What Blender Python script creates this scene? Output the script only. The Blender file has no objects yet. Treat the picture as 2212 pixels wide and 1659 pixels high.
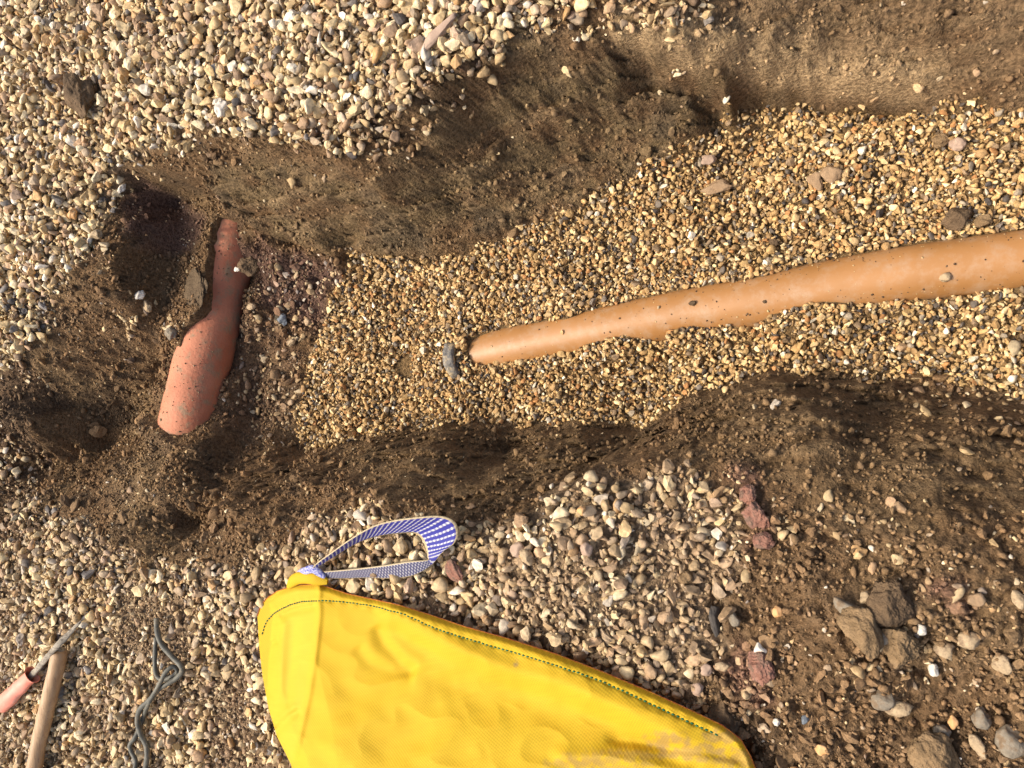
import bpy, math, random
import numpy as np
from mathutils import Vector, Matrix

random.seed(7); RS = np.random.RandomState(7)
scene = bpy.context.scene

# ------------------------------------------------------------------ camera, sky, sun, exposure
TILT = math.radians(24.0)          # optical axis from straight down; the phone was held sideways
CAM_H = 1.40
FPX = 26.0/36.0*2212.0             # layout figures below are read off the photograph at 2212 px width
CT, ST = math.cos(TILT), math.sin(TILT)
cam_data = bpy.data.cameras.new('camera'); cam = bpy.data.objects.new('camera', cam_data)
scene.collection.objects.link(cam); scene.camera = cam
cam_data.sensor_width = 36; cam_data.lens = 26; cam_data.clip_start = 0.02; cam_data.clip_end = 500
right = Vector((0, -CT, -ST)); up = Vector((1, 0, 0)); back = Vector((0, -ST, CT))
m = Matrix((right, up, back)).transposed().to_4x4(); m.translation = Vector((0, 0, CAM_H))
cam.matrix_world = m

SUN_EL = math.radians(54); SUN_DIR = Vector((-0.22, 0.97, 0)).normalized()     # horizontal direction the sun stands in
world = bpy.data.worlds.new('World'); scene.world = world; world.use_nodes = True
wn = world.node_tree.nodes; wl = world.node_tree.links
sky = wn.new('ShaderNodeTexSky'); sky.sky_type = 'NISHITA'; sky.sun_disc = False
sky.sun_elevation = SUN_EL; sky.sun_rotation = math.atan2(SUN_DIR.x, SUN_DIR.y)
sky.air_density = 1.0; sky.dust_density = 7.0
bg = wn['Background']; wl.new(sky.outputs[0], bg.inputs[0]); bg.inputs[1].default_value = 0.15
sd = bpy.data.lights.new('sun', 'SUN'); sd.energy = 2.65; sd.angle = math.radians(9); sd.color = (1.0, 0.90, 0.74)
sun = bpy.data.objects.new('sun', sd); scene.collection.objects.link(sun)
sv = Vector((SUN_DIR.x*math.cos(SUN_EL), SUN_DIR.y*math.cos(SUN_EL), math.sin(SUN_EL)))
sun.rotation_euler = sv.to_track_quat('Z', 'Y').to_euler(); sun.location = (0, 3, 5)
scene.view_settings.view_transform = 'Standard'; scene.view_settings.look = 'None'
scene.view_settings.gamma = 1.0; scene.view_settings.exposure = 0.55
scene.cycles.max_bounces = 6; scene.cycles.diffuse_bounces = 3

# ------------------------------------------------------------------ helpers
def unproj(px, py, z):
    a = (px-1106.0)/FPX; b = (829.5-py)/FPX
    dz = -CT - a*ST; dy = ST - a*CT
    d = (z-CAM_H)/dz
    return np.array([b*d, dy*d, z])

def _hash(ix, iy, seed):
    h = (ix.astype(np.int64)*374761393 + iy.astype(np.int64)*668265263 + seed*1442695041) & 0xffffffff
    h = ((h ^ (h >> 13))*1274126177) & 0xffffffff
    return ((h ^ (h >> 16)) & 0xffffff)/float(0x1000000)

def noise2(x, y, seed=0):
    xi = np.floor(x); yi = np.floor(y); fx = x-xi; fy = y-yi
    u = fx*fx*fx*(fx*(fx*6-15)+10); v = fy*fy*fy*(fy*(fy*6-15)+10)
    def g(ox, oy):
        a = _hash(xi+ox, yi+oy, seed)*6.28318530718
        return np.cos(a)*(fx-ox) + np.sin(a)*(fy-oy)
    return ((g(0,0)*(1-u)+g(1,0)*u)*(1-v) + (g(0,1)*(1-u)+g(1,1)*u)*v)*1.5

def fbm(x, y, octs=4, seed=0, gain=0.5):
    s = 0; a = 1.0
    for o in range(octs):
        s = s + a*noise2(x*2**o, y*2**o, seed+o*17); a *= gain
    return s

def sstep(a, b, x):
    t = np.clip((x-a)/(b-a), 0, 1); return t*t*(3-2*t)

def new_obj(name, me, mat=None, parent=None):
    o = bpy.data.objects.new(name, me); scene.collection.objects.link(o)
    if mat: me.materials.append(mat)
    if parent: o.parent = parent
    return o

def tag(o, label, cat, group=None):
    o['label'] = label; o['category'] = cat
    if group: o['group'] = group
    return o

def kind(o, k):
    o['kind'] = k; return o

def np_mesh(name, verts, faces, smooth=True, col=None):
    me = bpy.data.meshes.new(name)
    nv = len(verts); nf = len(faces); k = faces.shape[1]
    me.vertices.add(nv); me.vertices.foreach_set('co', verts.astype(np.float32).ravel())
    me.loops.add(nf*k); me.loops.foreach_set('vertex_index', faces.astype(np.int32).ravel())
    me.polygons.add(nf); me.polygons.foreach_set('loop_start', np.arange(0, nf*k, k, dtype=np.int32))
    me.polygons.foreach_set('use_smooth', (smooth if isinstance(smooth, np.ndarray) else np.full(nf, smooth)).astype(bool))
    me.update(calc_edges=True)
    if col is not None:
        at = me.color_attributes.new('col', 'FLOAT_COLOR', 'POINT')
        c4 = np.ones((nv, 4), dtype=np.float32); c4[:, :3] = col
        at.data.foreach_set('color', c4.ravel())
    return me

def empty(name, loc):
    o = bpy.data.objects.new(name, None); scene.collection.objects.link(o); o.location = loc
    o.empty_display_size = 0.05
    return o

# ------------------------------------------------------------------ materials
def mat_base(name, rough=0.8, spec=0.3):
    mt = bpy.data.materials.new(name); mt.use_nodes = True
    nt = mt.node_tree; b = nt.nodes['Principled BSDF']
    b.inputs['Roughness'].default_value = rough; b.inputs['Specular IOR Level'].default_value = spec
    return mt, nt, b

def attr_mat(name, rough, spec, nscale, namt, bscale, bstr, bdist=0.002, bdetail=6):
    mt, nt, b = mat_base(name, rough, spec)
    at = nt.nodes.new('ShaderNodeAttribute'); at.attribute_name = 'col'
    tc = nt.nodes.new('ShaderNodeTexCoord')
    n1 = nt.nodes.new('ShaderNodeTexNoise'); n1.inputs['Scale'].default_value = nscale; n1.inputs['Detail'].default_value = 5
    nt.links.new(tc.outputs['Object'], n1.inputs['Vector'])
    mr = nt.nodes.new('ShaderNodeMapRange'); mr.inputs['From Min'].default_value = 0.3; mr.inputs['From Max'].default_value = 0.7
    mr.inputs['To Min'].default_value = 1-namt; mr.inputs['To Max'].default_value = 1+namt
    nt.links.new(n1.outputs['Fac'], mr.inputs['Value'])
    mx = nt.nodes.new('ShaderNodeVectorMath'); mx.operation = 'SCALE'
    nt.links.new(at.outputs['Color'], mx.inputs[0]); nt.links.new(mr.outputs[0], mx.inputs['Scale'])
    nt.links.new(mx.outputs[0], b.inputs['Base Color'])
    n2 = nt.nodes.new('ShaderNodeTexNoise'); n2.inputs['Scale'].default_value = bscale; n2.inputs['Detail'].default_value = bdetail
    n2.inputs['Roughness'].default_value = 0.65
    nt.links.new(tc.outputs['Object'], n2.inputs['Vector'])
    bp = nt.nodes.new('ShaderNodeBump'); bp.inputs['Strength'].default_value = bstr; bp.inputs['Distance'].default_value = bdist
    nt.links.new(n2.outputs['Fac'], bp.inputs['Height']); nt.links.new(bp.outputs[0], b.inputs['Normal'])
    return mt

M_soil = attr_mat('soil', 0.92, 0.15, 130, 0.5, 130, 1.0, 0.016, 10)
M_crumb = attr_mat('soil_crumbs', 0.95, 0.1, 300, 0.3, 500, 0.6, 0.002)
M_stone = attr_mat('gravel_stone', 0.66, 0.3, 110, 0.30, 300, 0.6, 0.002)

def noise_mat(name, c1, c2, scale, rough=0.9, spec=0.2, bscale=200, bstr=0.6, bdist=0.003, c3=None, s3=30, lo3=0.52, hi3=0.6, stretch=None):
    mt, nt, b = mat_base(name, rough, spec)
    tc = nt.nodes.new('ShaderNodeTexCoord'); src = tc.outputs['Object']
    if stretch:
        mp = nt.nodes.new('ShaderNodeMapping'); mp.inputs['Scale'].default_value = stretch
        nt.links.new(src, mp.inputs['Vector']); src = mp.outputs[0]
    n1 = nt.nodes.new('ShaderNodeTexNoise'); n1.inputs['Scale'].default_value = scale; n1.inputs['Detail'].default_value = 6
    nt.links.new(src, n1.inputs['Vector'])
    rp = nt.nodes.new('ShaderNodeValToRGB'); rp.color_ramp.elements[0].position = 0.35; rp.color_ramp.elements[1].position = 0.65
    rp.color_ramp.elements[0].color = (*c1, 1); rp.color_ramp.elements[1].color = (*c2, 1)
    nt.links.new(n1.outputs['Fac'], rp.inputs[0]); outc = rp.outputs[0]
    if c3:
        n3 = nt.nodes.new('ShaderNodeTexNoise'); n3.inputs['Scale'].default_value = s3; n3.inputs['Detail'].default_value = 8
        n3.inputs['Roughness'].default_value = 0.7
        nt.links.new(src, n3.inputs['Vector'])
        r3 = nt.nodes.new('ShaderNodeMapRange'); r3.inputs['From Min'].default_value = lo3; r3.inputs['From Max'].default_value = hi3
        nt.links.new(n3.outputs['Fac'], r3.inputs['Value'])
        mx = nt.nodes.new('ShaderNodeMix'); mx.data_type = 'RGBA'
        nt.links.new(r3.outputs[0], mx.inputs[0]); nt.links.new(outc, mx.inputs[6]); mx.inputs[7].default_value = (*c3, 1)
        outc = mx.outputs[2]
    nt.links.new(outc, b.inputs['Base Color'])
    n2 = nt.nodes.new('ShaderNodeTexNoise'); n2.inputs['Scale'].default_value = bscale; n2.inputs['Detail'].default_value = 8
    nt.links.new(src, n2.inputs['Vector'])
    bp = nt.nodes.new('ShaderNodeBump'); bp.inputs['Strength'].default_value = bstr; bp.inputs['Distance'].default_value = bdist
    nt.links.new(n2.outputs['Fac'], bp.inputs['Height']); nt.links.new(bp.outputs[0], b.inputs['Normal'])
    return mt

# ------------------------------------------------------------------ the lie of the land (photo position, height)
CP = [
 (0,0,0),(-300,-300,0),(0,300,0),(0,600,0),(300,0,0),(600,0,0),(900,0,.01),(200,200,0),(500,180,0),(800,130,0),
 (-300,800,0),(-300,1300,0),(-300,400,0),(0,900,-.02),(0,1200,0),(300,-300,0),(1200,-200,.02),(2212,-350,0),(1800,-300,.02),(700,-400,0),
 (100,500,0),(150,600,-.01),(60,750,-.02),(60,950,-.05),
 # rim of the bank on the right hand side
 (240,370,-.02),(370,300,0),(480,283,0),(620,295,0),(760,290,0),(900,240,0),(1010,170,0),(1120,85,0),(1230,30,0),
 (600,345,-.05),(720,370,-.09),(850,420,-.16),(900,330,-.09),(1000,300,-.12),(1150,200,-.1),(1250,150,-.08),
 (300,400,-.05),(380,415,-.09),(440,432,-.15),(490,450,-.18),(560,495,-.22),(640,525,-.24),(700,540,-.26),
 (430,452,-.29),(500,472,-.30),(560,520,-.31),(640,548,-.32),(700,562,-.33),
 (350,470,-.12),(420,475,-.26),(400,540,-.2),(330,540,-.1),(280,470,-.05),
 (440,560,-.22),(380,600,-.16),(420,660,-.19),(350,690,-.15),(300,640,-.08),(250,600,-.05),
 (462,620,-.195),(452,680,-.195),(465,540,-.22),(395,735,-.24),(362,800,-.29),(340,890,-.29),
 (180,520,-.03),(240,600,-.04),(300,680,-.08),(360,740,-.18),
 (200,760,-.12),(270,800,-.2),(300,880,-.28),(220,900,-.24),(160,880,-.18),(150,980,-.24),(250,960,-.28),(100,800,-.06),(110,1050,-.1),(90,900,-.08),
 (140,1100,-.02),(180,1070,-.05),(250,1015,-.12),(310,975,-.18),(335,950,-.17),
 (385,945,-.14),(440,930,-.17),(360,965,-.11),(430,965,-.12),
 (300,1060,-.05),(400,1020,-.08),(500,990,-.2),(600,1010,-.22),(640,975,-.3),
 (430,1130,-.12),(350,1100,-.03),(380,1190,-.02),(520,1200,-.01),(500,1080,-.08),(600,1090,-.06),(420,1215,0),
 (530,750,-.31),(500,850,-.31),(480,925,-.26),(560,900,-.32),(600,700,-.31),(620,620,-.31),(700,620,-.33),(650,900,-.33),(565,600,-.3),
 (760,750,-.35),(760,900,-.34),(800,650,-.36),(1000,660,-.37),(1000,850,-.37),(1200,600,-.38),(1200,850,-.38),
 (1500,500,-.38),(1500,780,-.4),(1800,400,-.38),(1800,720,-.4),(2150,400,-.38),(2150,740,-.39),(2500,500,-.38),(2500,740,-.39),
 (755,550,-.34),(830,552,-.35),(900,565,-.36),(985,555,-.36),(1080,515,-.37),(1200,472,-.37),(1290,415,-.37),(1400,355,-.37),(1480,312,-.37),
 (1550,262,-.37),
 (1400,200,-.24),(1500,235,-.28),(1400,140,-.16),
 (1100,300,-.22),(1200,300,-.26),(1300,250,-.25),(1000,450,-.3),(900,500,-.3),(1100,430,-.32),(800,500,-.28),(700,480,-.22),(600,450,-.15),(600,480,-.22),
 (660,978,-.31),(730,953,-.33),(860,928,-.35),(1000,918,-.36),(1250,908,-.37),(1380,930,-.36),(1450,885,-.37),(1530,845,-.38),
 (1650,805,-.38),(1780,798,-.38),(1900,830,-.37),(2000,850,-.36),(2212,880,-.34),(2500,900,-.33),
 (800,985,-.2),(950,950,-.22),(950,1010,-.12),(1080,985,-.25),(1150,1000,-.2),(1300,985,-.2),(1330,955,-.28),(1100,1060,-.08),(900,1080,-.03),(750,1030,-.1),
 (700,1110,0),(820,1065,0),(950,1100,0),(1100,1110,0),(1200,1070,0),(1270,1015,-.02),(1380,1000,-.05),(1500,960,-.1),(1560,930,-.14),(1600,1000,-.04),
 (1600,850,-.25),(1700,850,-.24),(1750,930,-.1),(1800,955,-.07),(1850,1000,-.1),(1900,900,-.2),(2000,950,-.17),(2100,920,-.22),(2212,950,-.2),
 (2000,1050,-.06),(2212,1060,-.08),(1800,1100,-.02),(2100,1150,-.01),(2212,1200,0),(1600,1100,-.03),
 (1400,1200,0),(1000,1250,0),(700,1250,0),(500,1400,0),(200,1300,0),(200,1600,0),(600,1659,0),(1200,1500,0),(1700,1300,.01),(1860,1340,.03),
 (2000,1500,0),(2212,1659,0),(1600,1659,0),(1600,2000,0),(600,2050,0),(-300,2100,0),(2500,2000,0),(2500,1050,-.1),(2500,1250,0),
]
def dense(pts, step=55):
    o = []
    for p, q in zip(pts[:-1], pts[1:]):
        n_ = max(1, int(math.hypot(q[0]-p[0], q[1]-p[1])/step))
        o += [tuple(np.array(p)+(np.array(q)-np.array(p))*t/n_) for t in range(n_)]
    return o+[pts[-1]]
LINES = [
 [(1230,20,0),(1400,-20,0),(1600,-60,-.05),(1800,-100,-.08),(2212,-130,-.08),(2700,-130,-.08)],
 [(1330,75,-.03),(1480,92,-.06),(1650,100,-.16),(1750,103,-.21),(1850,105,-.24),(2000,110,-.25),(2212,120,-.255),(2700,120,-.255)],
 [(1600,20,-.09),(1700,15,-.12),(1800,10,-.15),(1900,5,-.165),(2212,0,-.17),(2700,0,-.17)],
 [(1330,88,-.05),(1480,125,-.11),(1560,148,-.15)],
 [(1480,150,-.15),(1560,185,-.20)],
 [(1600,240,-.37),(1640,226,-.37),(1750,222,-.37),(1850,230,-.37),(1950,228,-.37),(2080,234,-.37),(2212,238,-.37),(2700,240,-.37)],
 [(660,978,-.31),(730,953,-.33),(860,928,-.35),(1000,918,-.36),(1250,908,-.37),(1380,930,-.36),(1450,885,-.37),(1530,845,-.38),(1650,805,-.38),(1780,798,-.38),(1900,830,-.37),(2000,850,-.36),(2212,880,-.34),(2500,900,-.33)],
 [(820,1065,0),(950,1100,0),(1100,1110,0),(1200,1070,0),(1270,1015,-.02)],
 [(240,370,-.02),(370,300,0),(480,283,0),(620,295,0),(760,290,0),(900,240,0),(1010,170,0),(1120,85,0),(1230,30,0)],
]
for ln_ in LINES:
    for p in dense(ln_):
        if all((p[0]-q[0])**2+(p[1]-q[1])**2 > 14**2 for q in CP): CP.append(p)
cp = np.array([unproj(*p) for p in CP])
def rbf_fit(P):
    D = np.linalg.norm(P[:, None, :2]-P[None, :, :2], axis=2)
    n = len(P); A = np.zeros((n+1, n+1)); A[:n, :n] = -D + np.eye(n)*0.004; A[:n, n] = 1; A[n, :n] = 1
    return np.linalg.solve(A, np.r_[P[:, 2], 0])
W = rbf_fit(cp)
X0, X1, Y0, Y1, GS = -1.75, 1.75, -1.0, 2.9, 0.005
def rbf_eval(X, Y):
    x = np.clip(X, X0, X1).ravel(); y = np.clip(Y, Y0, Y1).ravel(); out = np.full(x.shape, W[-1])
    for i in range(len(cp)):
        out -= W[i]*np.sqrt((x-cp[i, 0])**2+(y-cp[i, 1])**2)
    return out.reshape(X.shape)

# brown pipe: photo position of the axis and its height
PIPE_R = 0.060
BP = [(2700,500,-.37),(2212,562,-.375),(2031,582,-.378),(1856,608,-.382),(1656,648,-.390),(1506,672,-.397),(1356,700,-.404),(1256,722,-.408),(1106,750,-.412),(1040,765,-.420),(960,782,-.432),(860,800,-.46)]
EXP = [ # px x, visible half width above axis (px), below axis (px)
 (2700,62,58),(2212,62,56),(2031,64,60),(1900,60,50),(1856,58,46),(1756,56,14),(1700,44,24),(1656,38,32),(1621,40,56),(1581,42,44),(1506,46,26),(1456,42,22),(1430,42,50),(1400,40,42),(1356,38,14),(1280,36,14),(1245,20,34),(1200,30,28),(1146,34,28),(1101,36,26),(1060,28,16),(1042,12,10),(1034,0,0),(860,0,0)]
RP_R = 0.083
RP = [(620,150,-.36),(530,380,-.335),(503,491,-.312),(482,593,-.29),(440,773,-.25),(401,934,-.222),(330,1200,-.33)]
def resample(P, n):
    P = np.array(P, dtype=float); t = np.r_[0, np.cumsum(np.linalg.norm(np.diff(P, axis=0), axis=1))]
    q = np.linspace(0, t[-1], n)
    # smooth (Catmull-Rom through the points)
    out = []
    for s in q:
        i = min(max(np.searchsorted(t, s)-1, 0), len(P)-2); u = (s-t[i])/(t[i+1]-t[i])
        p0 = P[max(i-1, 0)]; p1 = P[i]; p2 = P[i+1]; p3 = P[min(i+2, len(P)-1)]
        out.append(0.5*((2*p1)+(p2-p0)*u+(2*p0-5*p1+4*p2-p3)*u*u+(3*p1-p0-3*p2+p3)*u**3))
    return np.array(out)
def world_path(P, n):
    return resample([unproj(*p) for p in P], n)
bp_axis = world_path(BP, 120)
for _ in range(60): bp_axis[1:-1] = (bp_axis[:-2]+bp_axis[1:-1]*2+bp_axis[2:])/4
rp_axis = world_path(RP, 80)
def axis_field(X, Y, axis):
    """distance to the axis in plan, axis height at the nearest point, side (+ towards +x), index"""
    best = np.full(X.shape, 1e9); z = np.zeros(X.shape); sx = np.zeros(X.shape); si = np.zeros(X.shape)
    for i in range(len(axis)-1):
        a = axis[i]; b = axis[i+1]; d = b[:2]-a[:2]; L2 = d@d
        t = np.clip(((X-a[0])*d[0]+(Y-a[1])*d[1])/L2, 0, 1)
        qx = a[0]+t*d[0]-X; qy = a[1]+t*d[1]-Y; dd = np.hypot(qx, qy); mk = dd < best
        best = np.where(mk, dd, best); z = np.where(mk, a[2]+t*(b[2]-a[2]), z); sx = np.where(mk, -qx, sx); si = np.where(mk, i+t, si)
    return best, z, sx, si
# photo x of each axis sample -> wanted exposure in metres
def proj(p):
    x, y, z = p[0], p[1], p[2]-CAM_H
    d = y*ST - z*CT
    return 1106+FPX*(-(y*CT+z*ST))/d, 829.5-FPX*x/d, d
exp_tab = np.array(EXP[::-1], dtype=float)
ax_px = np.array([proj(p)[0] for p in bp_axis]); ax_d = np.array([proj(p)[2] for p in bp_axis])
w_up = np.interp(ax_px, exp_tab[:, 0], exp_tab[:, 1])*ax_d/FPX
w_lo = np.interp(ax_px, exp_tab[:, 0], exp_tab[:, 2])*ax_d/FPX
def lvl(w): return np.where(w < 0.002, 0.075, np.sqrt(np.maximum(PIPE_R**2-np.minimum(w, PIPE_R*.97)**2, 0)))-0.008
_q = np.arange(len(w_up))*1.0
w_up = np.where(w_up > .008, w_up+.0045*fbm(_q/2.7, _q*0, 3, 901), w_up); w_lo = np.where(w_lo > .008, w_lo+.0060*fbm(_q/2.7, _q*0+9, 3, 902), w_lo)
e_up = lvl(w_up); e_lo = lvl(w_lo)
rp_py = np.array([proj(p)[1] for p in rp_axis]); rp_d = np.array([proj(p)[2] for p in rp_axis])
RFAR = np.array([(0,30),(491,22),(525,24),(552,22),(585,16),(617,10),(640,7),(682,4),(697,18),(720,40),(745,50),(775,60),(922,60),(932,50),(937,20),(950,0),(1300,0)], float)
RNEAR = np.array([(0,0),(478,0),(491,10),(525,19),(560,34),(582,58),(800,60),(824,55),(860,50),(885,42),(905,20),(920,0),(936,-10),(1300,0)], float)
# the camera looks at this pipe about 45 degrees from above, from the near side
wf = np.clip(np.interp(rp_py, RFAR[:, 0], RFAR[:, 1])*rp_d/FPX/RP_R, 0, .995)
wn_ = np.clip(np.interp(rp_py, RNEAR[:, 0], RNEAR[:, 1])*rp_d/FPX/RP_R, -.95, .995)
_r = np.arange(len(rp_py))*1.0; wf = np.clip(wf+.10*fbm(_r/2.2, _r*0, 3, 903), 0, .995); wn_ = np.clip(wn_+.10*fbm(_r/2.2, _r*0+5, 3, 904), -.95, .995)
al = math.radians(45)-np.arccos(wf)
re_f = np.where(al > 0, RP_R*np.cos(al), RP_R+.012); rsplit = np.where(al > 0, -.0, -RP_R*np.sin(al))
re_n = RP_R*np.cos(math.radians(45)+np.arcsin(wn_))
buried = (rp_py < 478) | (rp_py > 930); re_f = np.where(buried, RP_R+.018, re_f); re_n = np.where(buried, RP_R+.018, re_n)

def smooth_height(X, Y):
    Z = rbf_eval(X, Y)
    near = (X > -.3) & (X < .6) & (Y > -1.05) & (Y < 1.1)
    if near.any():
        d, az, sx, si = axis_field(X[near], Y[near], bp_axis)
        e = np.where(sx > 0, np.interp(si, np.arange(len(e_up)), e_up), np.interp(si, np.arange(len(e_lo)), e_lo))
        tgt = az+e
        k = 1-sstep(0.05, 0.16, d)
        zz = Z[near]; Z[near] = zz*(1-k)+tgt*k
    near = (X > -.4) & (X < .6) & (Y > .7) & (Y < 2.3)
    if near.any():
        x, y = X[near], Y[near]; d, az, qx, si = axis_field(x, y, rp_axis)
        ay = np.interp(si, np.arange(len(rp_axis)), rp_axis[:, 1]); spl = np.interp(si, np.arange(len(rp_axis)), rsplit); nearside = sstep(spl-.010, spl+.010, np.sign(ay-y)*d)
        e = np.interp(si, np.arange(len(rp_axis)), re_f)*(1-nearside)+np.interp(si, np.arange(len(rp_axis)), re_n)*nearside
        py_ = np.interp(si, np.arange(len(rp_axis)), rp_py)
        k = (1-sstep(0.082, 0.15, d))*sstep(415, 450, py_)*sstep(985, 950, py_)
        zz = Z[near]; Z[near] = zz*(1-k)+(az+e)*k
    return Z

gx = np.arange(X0, X1+1e-6, GS); gy = np.arange(Y0, Y1+1e-6, GS)
GX, GY = np.meshgrid(gx, gy, indexing='ij')
BASE = smooth_height(GX, GY)
def bil(A, x, y):
    fx = np.clip((np.asarray(x)-X0)/GS, 0, A.shape[0]-1.001); fy = np.clip((np.asarray(y)-Y0)/GS, 0, A.shape[1]-1.001)
    ix = fx.astype(int); iy = fy.astype(int); u = fx-ix; v = fy-iy
    return (A[ix, iy]*(1-u)+A[ix+1, iy]*u)*(1-v)+(A[ix, iy+1]*(1-u)+A[ix+1, iy+1]*u)*v
def on_ground(px, py, A=None, dz=0.0):
    A = BASE if A is None else A
    zs = np.arange(0.25, -0.6, -0.003)
    P = np.array([unproj(px, py, z) for z in zs]); h = bil(A, P[:, 0], P[:, 1])
    k = np.argmax(zs <= h+dz)
    return P[k]
def wpoly(pts): return np.array([on_ground(x, y)[:2] for x, y in pts])
def inpoly(X, Y, P):
    r = np.zeros(X.shape, bool); n = len(P)
    for i in range(n):
        x1, y1 = P[i]; x2, y2 = P[(i+1) % n]
        if y1 == y2: continue
        c = ((Y < y1) != (Y < y2)) & (X < (x2-x1)*(Y-y1)/(y2-y1)+x1); r ^= c
    return r
JX = fbm(GX*14, GY*14, 4, 3)*.035; JY = fbm(GX*14, GY*14, 4, 9)*.035
def region(pts, jit=1.0):
    return inpoly(GX+JX*jit, GY+JY*jit, wpoly(pts)).astype(float)
def blur(A, n):
    for _ in range(n):
        for ax in (0, 1):
            A = (np.roll(A, 1, ax)+A*2+np.roll(A, -1, ax))/4
    return A

# ------------------------------------------------------------------ regions
R_shingle = region([(-700,-900),(1130,-900),(1110,30),(1000,110),(900,190),(760,270),(640,292),(480,283),(380,292),(300,345),(235,400),(240,480),(200,560),(130,600),(110,700),(50,780),(-100,850),(-700,900)])
R_mixtop = region([(880,-900),(1640,-900),(1560,-20),(1490,92),(1400,88),(1330,78),(1200,60),(1150,100),(1080,170),(1010,240),(930,300),(860,350),(700,330),(600,310),(740,260),(880,190)])
R_ridge = region([(120,560),(190,480),(260,560),(330,640),(400,730),(370,770),(290,730),(200,650)])
R_redges = region([(-700,850),(60,780),(120,900),(80,1060),(140,1110),(-100,1200),(-700,1200)])
R_lower = region([(-700,1150),(0,1170),(140,1110),(300,1200),(500,1225),(690,1140),(800,1085),(900,1115),(980,1130),(1100,1130),(1230,1050),(1330,1020),(1480,1010),(1570,1060),(1600,1200),(1570,1400),(1500,1490),(1620,1700),(1650,2200),(-700,2300)])
R_lowdirt = blur(region([(1380,1150),(1560,1080),(1900,1100),(2600,1250),(2600,2300),(1500,2300),(1450,1500)]), 6)
R_soilpatch = blur(region([(255,1290),(330,1260),(420,1330),(430,1420),(360,1520),(290,1450)]), 4)
R_soil2 = blur(region([(470,1480),(560,1440),(640,1600),(700,1800),(460,1800)]), 6)
R_pea = region([(755,550),(830,552),(900,567),(985,558),(1080,518),(1200,474),(1290,417),(1400,357),(1480,314),(1550,264),(1640,222),(1750,212),(1850,236),(1950,222),(2080,230),(2212,236),(2700,240),
   (2700,820),(2212,850),(2080,830),(1960,800),(1880,830),(1780,800),(1650,806),(1530,846),(1450,887),(1380,925),(1250,910),(1000,918),(860,928),(730,953),(660,975),(640,900),(665,800),(700,700),(745,620)], 0.45)
R_pead = region([(1930,760),(2700,760),(2700,1000),(2250,930),(2100,910),(1980,900)])
R_redsoil = blur(region([(500,470),(560,520),(700,560),(760,600),(700,700),(640,690),(560,640),(520,560)])+region([(240,390),(380,420),(440,450),(440,520),(330,540),(270,470)])+region([(490,640),(640,690),(640,900),(520,960),(470,880)])*.35, 8)
R_near_red = region([(540,560),(755,560),(740,640),(660,760),(640,960),(520,960),(480,850),(540,700)])
R_pink = blur(region([(990,-20),(1110,-20),(1110,60),(1010,50)])+region([(1570,1020),(1620,1010),(1680,1110),(1650,1190),(1600,1160)])+region([(1560,1420),(1700,1400),(1760,1460),(1600,1530)])+region([(470,1500),(560,1460),(600,1659),(470,1659)])+region([(1060,90),(1000,200),(1050,190)])+region([(2020,1230),(2090,1230),(2130,1330),(2060,1330)]), 5)
R_dust = blur(region([(1300,80),(1480,110),(1750,170),(1850,190),(2212,210),(2600,220),(2600,-400),(1600,-400),(1500,60)]), 8)
R_scrape = blur(region([(560,330),(720,370),(860,430),(900,330),(1130,90),(1330,85),(1750,190),(1640,215),(1480,305),(1290,405),(1080,505),(980,545),(700,540),(560,490),(500,440)]), 6)
R_scrape2 = blur(region([(720,960),(860,930),(1000,920),(1250,912),(1370,935),(1330,1000),(1180,1050),(1050,1090),(900,1060),(760,1030)])+region([(1400,1000),(1530,850),(1650,810),(1780,800),(1900,830),(2100,920),(2212,950),(2212,1060),(2000,1130),(1800,1130),(1600,1000)]), 8)
SHING = np.clip(R_shingle+R_lower, 0, 1)
SOIL = np.clip(1-SHING-R_pea, 0, 1)
SOILB = blur(SOIL, 4)

# ------------------------------------------------------------------ ground relief
def slope(A):
    return np.gradient(A, GS, axis=0), np.gradient(A, GS, axis=1)
sx_, sy_ = slope(blur(BASE.copy(), 6)); SL = np.sqrt(sx_**2+sy_**2)
nl = 1/np.sqrt(1+SL**2)
side = np.tanh((GX-np.interp(GY, [-1, 0, .5, 1.5, 3], [.36, .30, .20, .10, 0]))/.07)
AX = GX+side*BASE            # runs with the surface up a bank instead of straight through it
lumps = fbm(AX*5.5, GY*5.5, 3, 31)*.016 + fbm(AX*15, GY*15, 3, 41)*.009
ridg = (1-np.abs(fbm(AX*22, GY*20, 4, 55, .6)))*.011
fine = fbm(AX*60, GY*60, 3, 61, .7)*.0050
rough = np.clip(.55+1.2*blur(R_lowdirt, 2)+.9*sstep(-.2, .5, fbm(AX*4, GY*4, 2, 77)), 0, 1.6)
sn1 = fbm(AX*26+GY*7, (GY-GX*.35)*4, 4, 91); sn2 = fbm(AX*75+GY*18, (GY-GX*.35)*11, 3, 95)
streak = sn1*.0060+sn2*.0026
SCR = np.clip(R_scrape+R_scrape2*.7+R_dust*.8, 0, 1)
flat = np.clip(1-SCR*.5, .2, 1)
disp = SOILB*(lumps*(.5+.5*flat)+ridg*flat*rough+fine*(.35+.65*flat)*rough + streak*1.5*SCR) + (1-SOILB)*(lumps*.45)
pd, pz, _, psi = axis_field(GX, GY, bp_axis)
rd, rz, _, rsi = axis_field(GX, GY, rp_axis)
disp *= (0.15+0.85*sstep(.05, .2, pd))*(.3+.7*sstep(.06, .14, rd))
GZ = BASE+disp*np.clip(1/nl, 1, 2.6)
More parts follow.
